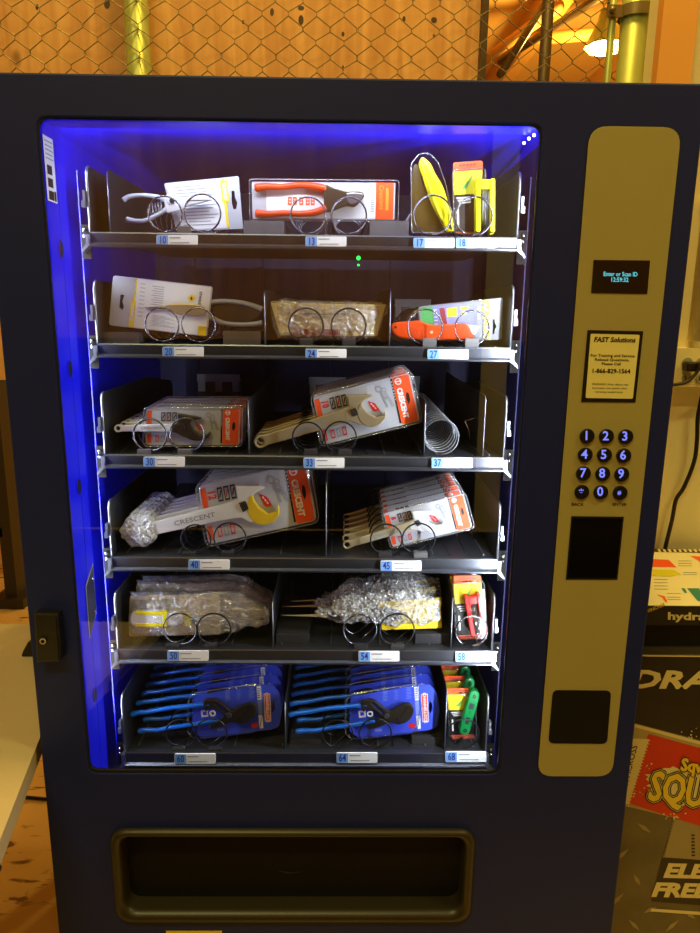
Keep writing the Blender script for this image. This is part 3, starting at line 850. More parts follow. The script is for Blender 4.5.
# row: (lip top y, lip bottom y at x=300), labels, dividers, rings...
ROWS = [
 dict(lip=(234.5,248.5), plate=168, labels=[('10',177,240),('13',326,241.5),('17',434,243),('18',476.5,243)], div=[(110,168)],
      rings=[(165,214.6,17.5,'wire'),(202.6,214.6,19.4,'wire'),(308,216,18,'wire'),(349,216.3,18,'wire'),(432.7,216,19.5,'wire'),(474,217.5,19.5,'wire')],
      clip=[(185,1,0)], riser=[(243.6,283.7,220.5),(370,409,220.5)], motor=[]),
 dict(lip=(345.5,359.5), plate=283, labels=[('20',183,352),('24',326,354),('27',448,354.5)], div=[(265,290),(389.5,288)],
      rings=[(162,325,17,'wire'),(198.6,326,17.6,'wire'),(306,326.4,18,'wire_dark'),(348.6,326.4,17.6,'wire_dark'),(425,327.5,17.7,'wire'),(472,327.5,16.5,'wire')],
      clip=[(306.5,0,0),(349,0,0),(429,1,0),(471,1,0)], riser=[(97.5,138.4,332),(223,260.5,331)], motor=[(395,431,299)]),
 dict(lip=(456,469.5), plate=395, labels=[('30',164,462),('33',324,463),('37',452,463)], div=[(249,400),(424,401),(483,396)],
      rings=[(150,435.6,17,'wire'),(187,435.6,18,'wire'),(308,439,17,'wire_dark'),(340.4,439,17.6,'wire_dark')],
      clip=[(145.5,1,0),(185.5,1,0),(311,0,0),(345,0,0)], riser=[], motor=[(197,240,374),(309,346,377),(395,420,376)]),
 dict(lip=(558,571.5), plate=503, labels=[('40',209,565),('45',401,566)], div=[(326,480)],
      rings=[(196,540.5,16.5,'wire_dark'),(230,539,17,'wire_dark'),(386.3,540,16.5,'wire_dark'),(418.6,538.6,16,'wire_dark')],
      clip=[(190,0,0),(228.5,0,0),(385,0,0),(420,1,0)], riser=[], motor=[]),
 dict(lip=(650,663.5), plate=595, labels=[('50',188,656),('54',379,656.5),('58',476,657)], div=[(273,600),(450.8,597)],
      rings=[(180,628,15.8,'wire'),(214,629,16.8,'wire_dark'),(360,629.5,16,'wire'),(397,628,15.5,'wire_dark'),(471.6,631,16,'wire')],
      clip=[(173.5,0,0),(211,0,0),(361,0,0),(397,0,0)], riser=[(415.7,450,634),(276,309,634)], motor=[]),
 dict(lip=(753,766), plate=697, labels=[('60',195,759),('64',357,758),('68',466,757)], div=[(285.5,700),(444.5,690)],
      rings=[(181.4,733.6,15.7,'wire_dark'),(211.4,734,17,'wire_dark'),(337.5,734,15.5,'wire_dark'),(375.3,733,15.8,'wire_dark'),(463.4,732,14,'wire_dark')],
      clip=[(180,0,0),(216,0,0)], riser=[(412,444,738),(290,321,740),(262,287,743)], motor=[]),
]
TZ = []
PITCHES = [lambda x: .040, lambda x: .042, lambda x: .030, lambda x: .030 if x < 300 else .034, lambda x: .040, lambda x: .036 if x < 430 else .047]
for ri, R_ in enumerate(ROWS):
    z1_, z0_ = W((300, R_['lip'][0]), YL)[1], W((300, R_['lip'][1]), YL)[1]
    zf = z1_-.001; TZ.append(zf)
    m = MB()
    # lip: profile face, bright rolled lower edge
    n_ = 8
    prof = [(YL+.012, z1_), (YL+.001, z1_), (YL, z1_-.002), (YL+.002, z0_+.006), (YL-.004, z0_+.003), (YL-.004, z0_), (YL+.014, z0_-.001)]
    m.grid([[(LX, y, z) for y, z in prof], [(RX, y, z) for y, z in prof]], 'lip', False)
    # deck
    yd = .66
    m.box(LX, RX, YL+.012, yd, zf-.0025, zf-.0005, 'tray')
    m.box(LX, RX, YL+.014, YL+.02, z0_, zf-.0025, 'tray')
    for k in range(22):                    # pressed slots in the deck
        x = LX+.02+k*(RX-LX-.04)/21
        for yy in (.135, .25, .37, .49):
            m.box(x-.0012, x+.0012, yy, yy+.09, zf-.0004, zf+.0016, 'steel' if k % 3 == 0 else 'tray')
    tray = P(m, 'tray')
    # end plates
    hp = W((300, R_['plate']), YL)[1]
    for sx, X in ((1, LX), (-1, RX)):
        mm = MB(); zl = hp
        prof = rnd([(YL+.002, z1_-.004), (YL+.002, zl), (.40, zl+.0), (.62, zl-.03), (.62, z1_-.004)], [.001,.012,.02,.02,.001], 4)
        n = len(prof); a = [(X-.0008, y, z) for y, z in prof]; b = [(X+.0008, y, z) for y, z in prof]
        mm.add(a+b, [tuple(range(n)), tuple(range(2*n-1, n-1, -1))]+[(i,(i+1) % n, n+(i+1) % n, n+i) for i in range(n)], 'tray')
        mm.tube([(X, YL+.002, z1_), (X, YL+.002, zl-.012), (X, YL+.006, zl-.003), (X, YL+.014, zl)], .0022, 'steel', 6)
        P(mm, 'side_plate', tray)
        # bracket, rail and bolts outside
        mm = MB()
        o_ = -sx
        mm.box(min(X+o_*.002, X+o_*.006), max(X+o_*.002, X+o_*.006), YL-.006, YL+.004, (z1_+zl)/2-.006, (z1_+zl)/2+.012, 'steel')
        mm.box(min(X+o_*.002, X+o_*.008), max(X+o_*.002, X+o_*.008), YL-.008, YL, (z1_+zl)/2-.014, (z1_+zl)/2-.004, 'steel')
        P(mm, 'plate_hook', tray); mm = MB()
        xa, xb = X+o_*.004, X+o_*.019
        mm.box(min(xa,xb), max(xa,xb), YL+.012, YL+.015, z0_-.02, z1_+.012, 'blackm')
        mm.slab([[(X, z0_+.001),(X+o_*.014, z0_-.012),(X+o_*.014, z0_-.008),(X+o_*.002, z0_+.01)]], YL-.004, YL+.01, 'steel', 0, px=False)
        mm.box(min(X, X+o_*.007), max(X, X+o_*.007), YL-.002, YL+.01, z0_+.002, z1_-.004, 'steel')
        for zz_ in (z1_+.004, z1_-.006):
            mm.tube([(X+o_*.012, YL+.004, zz_),(X+o_*.012, YL+.012, zz_)], .003, 'bright', 8)
        P(mm, 'tray_bracket', tray)
        # perforated rail strip behind
    for (dx, dy_) in R_['div']:
        X = W((dx, R_['lip'][0]), YL+.01)[0]; zt_d = W((dx, dy_), YL+.01)[1]
        mm = MB(); prof = rnd([(YL+.014, z1_), (YL+.014, zt_d), (.60, zt_d), (.60, z1_)], [.001,.012,.01,.001], 4)
        n = len(prof); a = [(X-.0006, y, z) for y, z in prof]; b = [(X+.0006, y, z) for y, z in prof]
        mm.add(a+b, [tuple(range(n)), tuple(range(2*n-1, n-1, -1))]+[(i,(i+1) % n, n+(i+1) % n, n+i) for i in range(n)], 'tray')
        mm.tube([(X, YL+.013, z1_), (X, YL+.013, zt_d-.006)], .0012, 'steel', 6)
        P(mm, 'divider', tray)
    for (rx, ry, rp, mt) in R_['rings']:
        YR = YL+.014
        C0 = W((rx, ry), YR); r_ = abs(W((rx+rp, ry), YR)[0]-C0[0])
        ztop = C0[1]+r_; zbot = zf+.0042
        r_ = (ztop-zbot)/2; zc_ = (ztop+zbot)/2
        pitch = PITCHES[ri](rx); turns = int(.33/pitch)
        pts = []
        for k in range(turns*32+1):
            a = -math.pi/2 + 2*math.pi*k/32
            j, ph = divmod(k, 32); ph /= 32.0         # a ring stands upright, the wire steps to the next ring underneath
            fr = .5*min(1, ph/.07) if ph < .5 else .5+.5*max(0, (ph-.93)/.07)
            yv = YR + pitch*(j-.5+fr) if j else YR + (0 if ph < .5 else pitch*max(0, fr-.5))
            pts.append((C0[0]+r_*math.cos(a), yv, zc_+r_*math.sin(a)))
        MBo = MB().tube(pts, .0016, mt, 6)
        P(MBo, 'spiral_coil', tray)
    for (kx, lt, _) in R_['clip']:
        a, b = W((kx-6.5, R_['lip'][0]-7.5), YL+.016), W((kx+6.5, R_['lip'][0]), YL+.016)
        P(MB().box(a[0], b[0], YL+.004, YL+.0165, z1_, a[1], 'riser' if lt else 'riserdk'), 'coil_clip', tray)
    for (ra, rb, ry) in R_['riser']:
        a = W((ra, ry), YL+.03); b = W((rb, ry), YL+.03)
        P(MB().box(a[0], b[0], YL+.03, YL+.22, zf, a[1], 'riser' if ri < 2 else 'riserdk'), 'product_riser', tray)
    for (ra, rb, ry) in R_['motor']:
        Ym = .62
        a, b = W((ra, ry), Ym), W((rb, ry), Ym); zq = a[1]
        mm = MB().box(a[0], b[0], Ym, Ym+.03, zf, zq-.012, 'tray')
        mm.box(a[0], b[0], Ym-.002, Ym, zq-.018, zq, 'silverpr')
        ww = b[0]-a[0]
        for f_ in (.02, .42, .82): mm.box(a[0]+ww*f_, a[0]+ww*(f_+.16), Ym-.002, Ym, zq-.042, zq-.018, 'silverpr')
        P(mm, 'coil_motor', tray)
    for (tx_, lx_, ly_) in R_['labels']:
        w_ = 20.5
        q = MB()
        yl = YL-.0015
        q.slab([rnd(rect(lx_-w_, ly_-5, lx_+w_, ly_+5), 1.2, 2)], yl-.0012, yl+.0015, 'paper')
        q.flat(rect(lx_-w_+.3, ly_-4.7, lx_-w_+11.5, ly_+4.7), yl-.0016, 'tagblue')
        q.text(tx_, (lx_-w_+6, ly_+.1), 7.2, 'tagnum', yl-.002, bold=.012, wx=.72)
        q.flat(rect(lx_-w_+13, ly_-2.9, lx_-w_+24, ly_-1.9), yl-.0016, 'greyink')
        q.flat(rect(lx_-w_+14, ly_+2.2, lx_-w_+33, ly_+3.0), yl-.0016, 'greyink')
        P(q, 'selection_label', tray)
# empty spiral of selection 37
C0 = W((442, 438.7), YL+.02); r_ = abs(W((459.2, 438.7), YL+.02)[0]-C0[0])
zc_ = TZ[2]+r_+.002
pts = []
for k in range(20*30+1):
    a = -math.pi/2+2*math.pi*k/30
    pts.append((C0[0]+r_*math.cos(a), YL+.02+.021*k/30, zc_+r_*math.sin(a)))
tr3 = [o for o in COL.objects if o.name.startswith('tray')][0]
trays = [o for o in COL.objects if o.name.split('.')[0] == 'tray']
P(MB().tube(pts, .0010, 'steel', 6), 'spiral_coil', trays[2], label='empty close-wound spiral')
mm = MB()
mm.tube([w3(p, .2) for p in c('T', (465,421),(481,416.5))], .0013, 'bright', 6)
mm.tube([w3(p, .2) for p in c('T', (465,421),(469,430),(470,438.5))], .0013, 'bright', 6)
P(mm, 'product_stop_wire', trays[2])

# rails on the inner side walls
m = MB()
for X in (LX-.021, RX+.021):
    m.box(X-.001, X+.001, YL+.018, YL+.045, iz0, iz1-.06, 'liner' if X < 0 else 'liner_dark')
P(m, 'tray_rails')

#PRODUCTS-BEGIN
# ================================================================= PRODUCTS
ORD = ['foremost', 'second from the glass', 'third from the glass', 'fourth from the glass', 'fifth from the glass', 'sixth from the glass', 'seventh from the glass']
def settle(t, row, lim=.02):
    zs = []
    def rec(o):
        if o.type == 'MESH': zs.append(min(v.co.z for v in o.data.vertices))
        for k_ in kids(o): rec(k_)
    rec(t)
    dz = TZ[row]+.0088-(min(zs)+t.location.z)
    print('settle', t.name, row+1, round(dz, 4))
    if abs(dz) < lim: t.location.z += dz
def stack(t, n, pitch, labels, jit=0.0, dx=0.0, drot=0.0, group=None):
    random.seed(len(t.name)*7+n)
    for i in range(1, n):
        copy_tree(t, (dx*i+random.uniform(-jit, jit), pitch*i, random.uniform(0, jit)), labels(i), rot=random.uniform(-drot, drot))
def dome(mb, outline, Y, d, mt, inset=.93, fl=1.03, scale_c=None):
    L = [W(p, Y) for p in outline]; n = len(L)
    cx = sum(a for a, b in L)/n; cz = sum(b for a, b in L)/n
    rows = []
    for q, y in ((fl, Y+.0005), (fl, Y-.0012), (inset+.02, Y-.0015), (inset-.005, Y-d*.8), (inset-.03, Y-d)):
        rows.append([(cx+(a-cx)*q, y, cz+(b-cz)*q) for a, b in L])
    mb.grid(rows, mt, True, True)
    mb.tube(rows[1], .0007, 'rim', 5, closed=True)
    mb.add(rows[-1], [tuple(range(n))], mt)
    return mb

# ---------- adjustable wrench blister packs
VC = [(60,165),(570,40),(632,298),(108,430)]      # the card in the reference sketch
def v_uv(p):
    ux, uy = VC[1][0]-VC[0][0], VC[1][1]-VC[0][1]; vx, vy = VC[3][0]-VC[0][0], VC[3][1]-VC[0][1]
    dx, dy = p[0]-VC[0][0], p[1]-VC[0][1]; det = ux*vy-uy*vx
    return ((dx*vy-dy*vx)/det, (ux*dy-uy*dx)/det)
def wrench_pack(name, label, group, quad, Y, ring_uv, size_txt, hmat, headmat, jawmat, row, handle_w=.10, wrap=False, nudge=0.0):
    TL, TR, BR, BL = quad
    ux, uy = TR[0]-TL[0], TR[1]-TL[1]; vx, vy = BL[0]-TL[0], BL[1]-TL[1]
    T = lambda u, v: (TL[0]+u*ux+v*vx, TL[1]+u*uy+v*vy)
    Vp = lambda *pts: [T(*v_uv(p)) for p in pts]
    hh = math.hypot(vx, vy); ww = math.hypot(ux, uy); rot = math.degrees(math.atan2(uy, ux))
    bx, bz = W(T(.4, 1), Y)
    t = thing(name, label, 'wrench', (bx, Y, bz), group)
    q = MB(); q.slab([rnd([T(0,0),T(1,0),T(1,1),T(0,1)], hh*.09)], Y, Y+.0008, 'silverpr', 0)
    a = Y-.0004; b = Y-.0008; c_ = Y-.0012
    q.flat([T(.01,.06),T(.06,.06),T(.06,.42),T(.01,.42)], a, 'orange')
    q.flat([T(.01,.70),T(.06,.70),T(.06,.94),T(.01,.94)], a, 'orange')
    q.flat(rnd([T(.815,.015),T(.985,.015),T(.985,.985),T(.815,.985)], hh*.04, 3), a, 'orange')
    q.flat([T(.795,.02),T(.812,.02),T(.812,.95),T(.795,.95)], a, 'ink')
    for k in range(7): q.flat([T(.800,.08+k*.06),T(.807,.08+k*.06),T(.807,.11+k*.06),T(.800,.11+k*.06)], b, 'white')
    q.text('CRESCENT', T(.866,.56), hh*.105, 'white', b, rot=rot+90, bold=.045, wx=.86)
    q.slab([circ(T(.868,.11), hh*.07, 18), circ(T(.868,.11), hh*.05, 18)], b-.0001, b, 'white', 0)
    q.text('T', T(.868,.11), hh*.09, 'white', b, rot=rot+90, bold=.03)
    q.slab([rnd([T(.925,.36),T(.948,.40),T(.948,.54),T(.925,.62),T(.912,.5)], hh*.02)], a-.0003, a-.0001, 'ink', 0)
    q.text(size_txt, T(.105,.20), hh*.13, 'red', b, rot=rot+90, bold=.035, wx=.85)
    for k in range(3):
        u0 = .16+k*.06
        q.slab([[T(u0,.10),T(u0+.045,.10),T(u0+.045,.34),T(u0,.34)],[T(u0+.008,.13),T(u0+.037,.13),T(u0+.037,.31),T(u0+.008,.31)]], b-.0001, b, 'ink', 0)
        q.flat([T(u0+.012,.24),T(u0+.033,.14),T(u0+.036,.18),T(u0+.015,.30)], b, 'ink' if k != 1 else 'red')
    for k in range(3):
        u0 = .10+k*.06
        q.slab([[T(u0,.74),T(u0+.04,.74),T(u0+.04,.92),T(u0,.92)],[T(u0+.008,.77),T(u0+.032,.77),T(u0+.032,.89),T(u0+.008,.89)]], b-.0001, b, 'red' if k != 1 else 'greyink', 0)
    # printed line drawing of a wrench and the script word
    q.text('Original', T(.735,.36), hh*.10, 'greyink', b, rot=rot+70, shear=.3, bold=.01)
    q.slab([circ(T(.66,.17), hh*.07, 14), circ(T(.66,.17), hh*.045, 14)], b-.0001, b, 'greyink', 0)
    q.flat([T(.665,.22),T(.685,.22),T(.72,.56),T(.70,.58)], b, 'greyink')
    q.slab([rnd(Vp((345,190),(385,205),(410,245),(375,250)), hh*.03)], b-.0001, b, 'red', 0)
    for k in range(3): q.flat(Vp((360+k*10,205+k*12),(366+k*10,203+k*12),(372+k*10,212+k*12),(366+k*10,214+k*12)), c_, 'white')
    q.build('card', t)
    # the wrench itself
    wq = MB(); Yw0, Yw1 = Y-.011, Y-.003
    R0 = T(*ring_uv); N = Vp((262,262))[0]
    dx, dy = N[0]-R0[0], N[1]-R0[1]; L = math.hypot(dx, dy); nx, ny = -dy/L, dx/L
    w0, w1 = hh*handle_w, hh*handle_w*1.25
    hd = [(R0[0]+nx*w0*.9, R0[1]+ny*w0*.9)]
    for k in range(9):
        an = math.atan2(ny, nx)+math.pi*k/8
        hd.append((R0[0]+w0*1.25*math.cos(an), R0[1]+w0*1.25*math.sin(an)))
    S = lambda t_, s_: (R0[0]+dx*t_+nx*s_, R0[1]+dy*t_+ny*s_)
    outl = hd[1:] + [S(.08,-w0), S(.85,-w1), S(1.0,-w1*1.2), S(1.0,w1*1.2), S(.85,w1), S(.08,w0)]
    wq.slab([outl, circ(R0, w0*.74, 16)], Yw0, Yw1, hmat, .0018)
    wq.slab([rnd([S(.14,-w0*.5),S(.84,-w1*.55),S(.84,w1*.55),S(.14,w0*.5)], w0*.4)], Yw0-.0002, Yw0+.001, headmat if headmat == hmat else hmat, .0002)
    wq.text('CRESCENT', S(.55, 0), w0*.75, 'greyink', Yw0-.0006, rot=math.degrees(math.atan2(dy, dx)), bold=.02, wx=1.3)
    # head body with fixed jaw
    head = Vp((236,160),(262,157),(300,158),(340,155),(374,160),(368,170),(330,189),(318,200),(300,210),(312,240),(330,300),(330,325),(300,325),(262,305),(225,300),(222,250),(248,225))
    wq.slab([head], Yw0-.0005, Yw1+.001, headmat, .0022)
    wr = wq.build('wrench', t)
    jq = MB(); jaw = Vp((300,205),(318,203),(322,225),(345,258),(388,284),(428,272),(434,246),(440,256),(440,290),(412,322),(372,338),(330,332),(300,300),(286,262))
    jq.slab([jaw], Yw0-.0015, Yw1+.001, jawmat, .0022); jq.build('movable_jaw', wr)
    kq = MB(); kq.slab([Vp((250,238),(282,226),(300,262),(270,280))], Yw0-.0025, Yw0+.001, 'steel', .0004)
    for k in range(4):
        kq.slab([Vp((252+k*8,238-k*3),(256+k*8,236-k*3),(274+k*7,276-k*4),(270+k*7,278-k*4))], Yw0-.0032, Yw0-.002, 'ink', 0)
    kq.build('thumb_screw', wr)
    bq = MB(); dome(bq, rnd([T(-.01,-.02),T(1.01,-.02),T(1.01,1.02),T(-.01,1.02)], hh*.13, 5), Y-.0015, .013, 'blister')
    bq.build('blister', t)
    if wrap:
        o_ = MB(); rr_ = hh*.30
        blob = [(R0[0]+rr_*math.cos(k*math.pi/8)*(1.08 if k % 3 else .92)*1.05, R0[1]+rr_*math.sin(k*math.pi/8)*(1.0 if k % 2 else .9)) for k in range(16)]
        blob += []
        o_.puff(blob, Y-.019, Y+.008, 'bubble_white', p=2.2, rings=12, n=56, nz=.005, nf=60)
        o_.build('bubble_wrap', t)
    settle(t, row); t.location.x += nudge
    return t

# selection 30: small wrenches
def lab(base): return lambda i: base.replace('@', ORD[i])
t = wrench_pack('packaged_wrench', 'foremost small adjustable wrench in orange and grey blister pack at selection 30', 'small wrench packs of selection 30',
    [(142.2,406.9),(236.4,406.9),(235.7,443.6),(141.5,443.2)], .1445, (-.30,.55), ' ', 'white', 'gun', 'gun', 2, .085, nudge=.007)
stack(t, 6, .030, lab('@ small adjustable wrench pack in the selection 30 stack'), .0015, drot=.01)
# selection 33: ten inch wrenches
t.location.x += 0
t = wrench_pack('packaged_wrench', 'foremost bronze toned adjustable wrench marked 10 tilted in its blister pack', 'ten inch wrench packs of selection 33',
    c('V',(50,168),(572,38),(634,298),(106,425)), .1445, (-.608,.63), '10', 'bronze', 'bronze', 'bronze', 2, .11, nudge=.006)
stack(t, 6, .030, lab('@ bronze toned wrench pack in the tilted selection 33 stack'), .001, drot=.008)
# selection 40: twelve inch wrenches
t = wrench_pack('packaged_wrench', 'foremost silver wrench marked 12 with yellow jaw and bubble wrapped handle end', 'twelve inch wrench packs of selection 40',
    c('U',(25,138),(565,18),(622,300),(78,430)), .1445, (-.612,.543), '12', 'chromew', 'chromew', 'headyel', 3, .105, wrap=True, nudge=.006)
stack(t, 6, .030, lab('@ silver wrench with wrapped handle end in the selection 40 stack'), .001, drot=.008)
# selection 45: wrenches at the right
t = wrench_pack('packaged_wrench', 'foremost ring ended wrench in a clear blister pack at selection 45', 'wrench packs of selection 45',
    c('X',(22,288),(532,162),(600,380),(78,500)), .1455, (-.524,.627), '8', 'brass', 'chromew', 'chromew', 3, .10)
stack(t, 6, .034, lab('@ ring ended wrench pack in the selection 45 stack'), .001, drot=.008)

# ---------- blue pliers packs (row 6)
def pliers(label, dxp, group, row=5):
    Y = .146
    z = lambda *p: [(a+dxp, b) for a, b in c('Z', *p)]
    mq = lambda *p: [(a+dxp, b) for a, b in c('M', *p)]
    b0 = W(z((300,505))[0], Y)
    t = thing('packaged_pliers', label, 'pliers', (b0[0], Y, b0[1]), group)
    out = rnd(z((60,280),(150,262),(430,215),(520,205),(562,258),(578,350),(562,455),(515,474),(100,515),(52,480)), 3, 4)
    q = MB(); q.slab([out, rnd(z((514,318),(524,300),(536,330),(536,352),(524,378),(514,362)), 1)], Y, Y+.0008, 'bluepr', 0)
    a = Y-.0004; b = Y-.0008
    q.flat(z((470,264),(508,262),(514,425),(478,427)), a, 'white')
    q.flat(z((474,268),(504,266),(510,421),(482,423)), b, 'red')
    q.text('CHANNELLOCK', z((492,345))[0], 2.9, 'white', b-.0003, rot=87, bold=.03, wx=1.0)
    q.flat(z((428,222),(454,219),(458,300),(434,302)), a, 'paper')
    q.flat(z((440,390),(464,388),(468,465),(446,467)), a, 'paper')
    q.flat(z((434,305),(458,303),(462,384),(440,386)), a, 'bluelt')
    for k in range(5): q.flat(z((434,232+k*13),(448,231+k*13),(449,236+k*13),(435,237+k*13)), b, 'bluepr')
    for k in range(8):
        q.flat(z((384,226+k*9),(418-(k%3)*5,222+k*9),(418-(k%3)*5,225+k*9),(384,229+k*9)), a, 'bluelt')
        q.flat(z((246,246+k*8),(276-(k%2)*7,243+k*8),(276-(k%2)*7,246+k*8),(246,249+k*8)), a, 'bluelt')
        q.flat(z((314,240+k*8),(340-(k%2)*9,237+k*8),(340-(k%2)*9,239+k*8),(314,242+k*8)), a, 'bluelt')
    q.flat(z((104,362),(146,358),(148,398),(108,402)), a, 'paper'); q.flat(z((114,370),(136,368),(138,388),(116,390)), b, 'bluepr')
    q.flat(z((396,435),(432,432),(436,460),(400,463)), a, 'red')
    q.flat(z((200,468),(240,465),(240,481),(200,484)), a, 'bluelt')
    q.build('card', t)
    # tool
    tq = MB(); f0, f1 = Y-.013, Y-.004
    tq.slab([smooth(z((118,312),(165,300),(200,306),(245,340),(285,366),(330,343),(390,322),(425,342),(424,385),(385,430),(330,442),(285,432),(235,455),(165,472),(158,448),(215,418),(235,392),(205,365),(165,352),(128,368)), 80),
             smooth(z((180,322),(200,322),(262,378),(250,384)), 16)], f0, f1, 'gun', .0018)
    tq.slab([z((392,330),(398,334),(350,400),(345,396))], f0-.0004, f0+.002, 'ink', 0)
    tq.slab([z((320,405),(330,400),(350,440),(338,442))], f0-.0004, f0+.002, 'ink', 0)
    tl = tq.build('pliers_head', t)
    pq = MB(); C1 = W(z((268,390))[0], f0); pq.slab([circ(C1, .0055, 18)], f0-.002, f0+.001, 'steel', .0006, px=False); pq.build('pivot_bolt', tl)
    cq = MB(); C1 = W(z((172,380))[0], f0-.0012); cq.slab([circ(C1, .0062, 18), circ(C1, .0035, 14)], f0-.0014, f0-.0002, 'white', 0, px=False); cq.build('maker_mark', tl)
    for pts in (mq((97,216),(120,208),(165,203),(230,191),(300,184),(372,176)), mq((122,273),(150,268),(190,268),(240,259),(330,246),(400,232))):
        P3 = smooth([w3(p, Y-.008) for p in pts], 30, False)
        n = len(P3); rr_ = [.0056*(1-.25*abs(math.sin(i/n*3.0))) if i > 1 else .0046 for i in range(n)]; rr_[0] = .003
        MB().tube(P3, rr_, 'blue', 12).build('handle', t)
    bq = MB(); dome(bq, rnd(z((36,300),(60,262),(250,232),(440,205),(470,330),(440,478),(70,522),(30,490)), 4, 4), Y-.0015, .014, 'blister', inset=.95, fl=1.02); bq.build('blister', t)
    settle(t, row); t.location.x += .006; return t
t = pliers('foremost blue handled pliers pack of the bottom left stack', 0, 'blue pliers packs of selection 60')
stack(t, 6, .036, lab('@ blue handled pliers pack in the bottom left stack'), .001, drot=.006)
t = pliers('foremost blue handled pliers pack of the bottom middle stack', 157.5, 'blue pliers packs of selection 64')
stack(t, 6, .036, lab('@ blue handled pliers pack in the bottom middle stack'), .001, drot=.006)

# ---------- folding hex key cards
def hexpack(label, quad, p0, p1, hw, Y, body, row, group=None, style='capsule', cat='hex key set'):
    TL, TR, BR, BL = quad
    T = quadmap(quad); b0 = W(T(.5,1), Y)
    t = thing('hex_key_set', label, cat, (b0[0], Y, b0[1]), group)
    hh = BL[1]-TL[1]
    q = MB(); q.slab([rnd(list(quad), hh*.04), rnd([T(.25,.085),T(.42,.085),T(.5,.07),T(.58,.085),T(.80,.085),T(.80,.105),T(.25,.105)], .2)], Y, Y+.0008, 'redor', 0)
    a = Y-.0004; b = Y-.0008
    q.flat([T(0,.13),T(1,.13),T(1,.46),T(0,.46)], a, 'yelgreen' if style == 'rails' else 'yellowpr')
    q.flat([T(0,.46),T(1,.46),T(1,.985),T(0,.985)], a, 'ink')
    
    for k in range(5): q.flat([T(.2+k*.12,.035),T(.28+k*.12,.035),T(.28+k*.12,.06),T(.2+k*.12,.06)], b, 'maroon')
    for k in range(5): q.flat([T(.42-k*.04,.38),T(.45-k*.04,.38),T(.66-k*.02,.20+k*.015),T(.62-k*.02,.20+k*.015)], b, 'greenpr')
    for k in range(3): q.flat([T(.08+k*.05,.50+k*.035),T(.6,.49+k*.035),T(.6,.51+k*.035),T(.08+k*.05,.52+k*.035)], b, 'white')
    q.flat([T(.1,.66),T(.16,.66),T(.16,.9),T(.1,.9)], b, 'white')
    q.build('card', t)
    dx, dy = p1[0]-p0[0], p1[1]-p0[1]; L = math.hypot(dx, dy); nx, ny = -dy/L, dx/L
    S = lambda u, s_: (p0[0]+dx*u+nx*s_, p0[1]+dy*u+ny*s_)
    if style == 'capsule':
        out = []
        for k in range(9):
            an = math.atan2(ny, nx)+math.pi*k/8; out.append((p0[0]+hw*math.cos(an), p0[1]+hw*math.sin(an)))
        for k in range(9):
            an = math.atan2(-ny, -nx)+math.pi*k/8; out.append((p1[0]+hw*math.cos(an), p1[1]+hw*math.sin(an)))
        tq = MB(); tq.slab([out], Y-.020, Y-.002, body, .003)
        hd = tq.build('handle', t)
        for u in (0, .48, 1):
            sq = MB(); C1 = W(S(u, 0), Y-.020); r_ = hw*.42*.0017
            sq.slab([circ(C1, r_, 14), circ(C1, r_*.45, 8)], Y-.0212, Y-.0199, 'gasket' if u != .48 else 'green', 0, px=False); sq.build('screw', hd)
        sq = MB(); sq.slab([[S(.22,-hw*.45),S(.38,-hw*.45),S(.38,hw*.45),S(.22,hw*.45)]], Y-.0206, Y-.0199, 'darkgrip', 0)
        sq.slab([[S(.62,-hw*.3),S(.82,-hw*.3),S(.82,hw*.3),S(.62,hw*.3)]], Y-.0206, Y-.0199, 'darkgrip', 0); sq.build('moulded_mark', hd)
    else:
        for sgn in (-1, 1):
            tq = MB(); s0 = sgn*hw
            tq.slab([rnd([S(0, s0-hw*.34), S(0, s0+hw*.34), S(1, s0+hw*.34), S(1, s0-hw*.34)], hw*.3)], Y-.022, Y-.003, body, .0015); tq.build('side_rail', t)
        tq = MB(); tq.slab([rnd([S(.02,-hw*.7),S(.02,hw*.7),S(.2,hw*.7),S(.2,-hw*.7)], hw*.2)], Y-.018, Y-.006, body, .001); tq.build('pivot_block', t)
        for k in range(4):
            s0 = hw*(-.42+.28*k)
            a_ = w3(S(.06, s0), Y-.012); b_ = w3(S(.96-.05*k, s0), Y-.012)
            MB().tube([a_, b_], .0014 if k else .0019, 'steel' if style == 'rails' else 'gun', 6).build('hex_key', t)
    bq = MB(); dome(bq, rnd([T(-.02,.12),T(1.08,.12),T(1.08,1.0),T(-.02,1.0)], hh*.06, 4), Y-.0012, .0225, 'blister', inset=.97, fl=1.03); bq.build('blister', t)
    settle(t, row); t.location.x += (-.004 if row else 0); return t
t = hexpack('yellow folding hex key set on orange topped card at selection 18', [(453,166.5),(482.5,164.3),(481,236.5),(455,236.5)], (485.5,182), (485.5,236), 7.2, .150, 'yellow', 0, 'yellow hex key sets of selection 18', 'rails')
copy_tree(t, (.006, .040, 0), 'second yellow folding hex key set standing behind the first at selection 18')
t = hexpack('red folding hex key set on orange topped card at selection 58', [(455.5,581),(483,580),(485.5,640),(458.5,641)], (474.5,601), (481.5,640), 6.2, .150, 'redpl', 4, 'red hex key sets of selection 58', 'rails2')
copy_tree(t, (-.002, .040, .0), 'second red hex key card standing behind the first at selection 58')
t = hexpack('foremost green folding hex key set on orange and yellow card at selection 68', c('Y',(470,185),(584,185),(590,395),(482,398)), c('Y',(592,222))[0], c('Y',(549,374))[0], 5.4, .154, 'green', 5, 'green hex key sets of selection 68')
stack(t, 4, .047, lab('@ green hex key card in the bottom right stack at selection 68'), .0008)

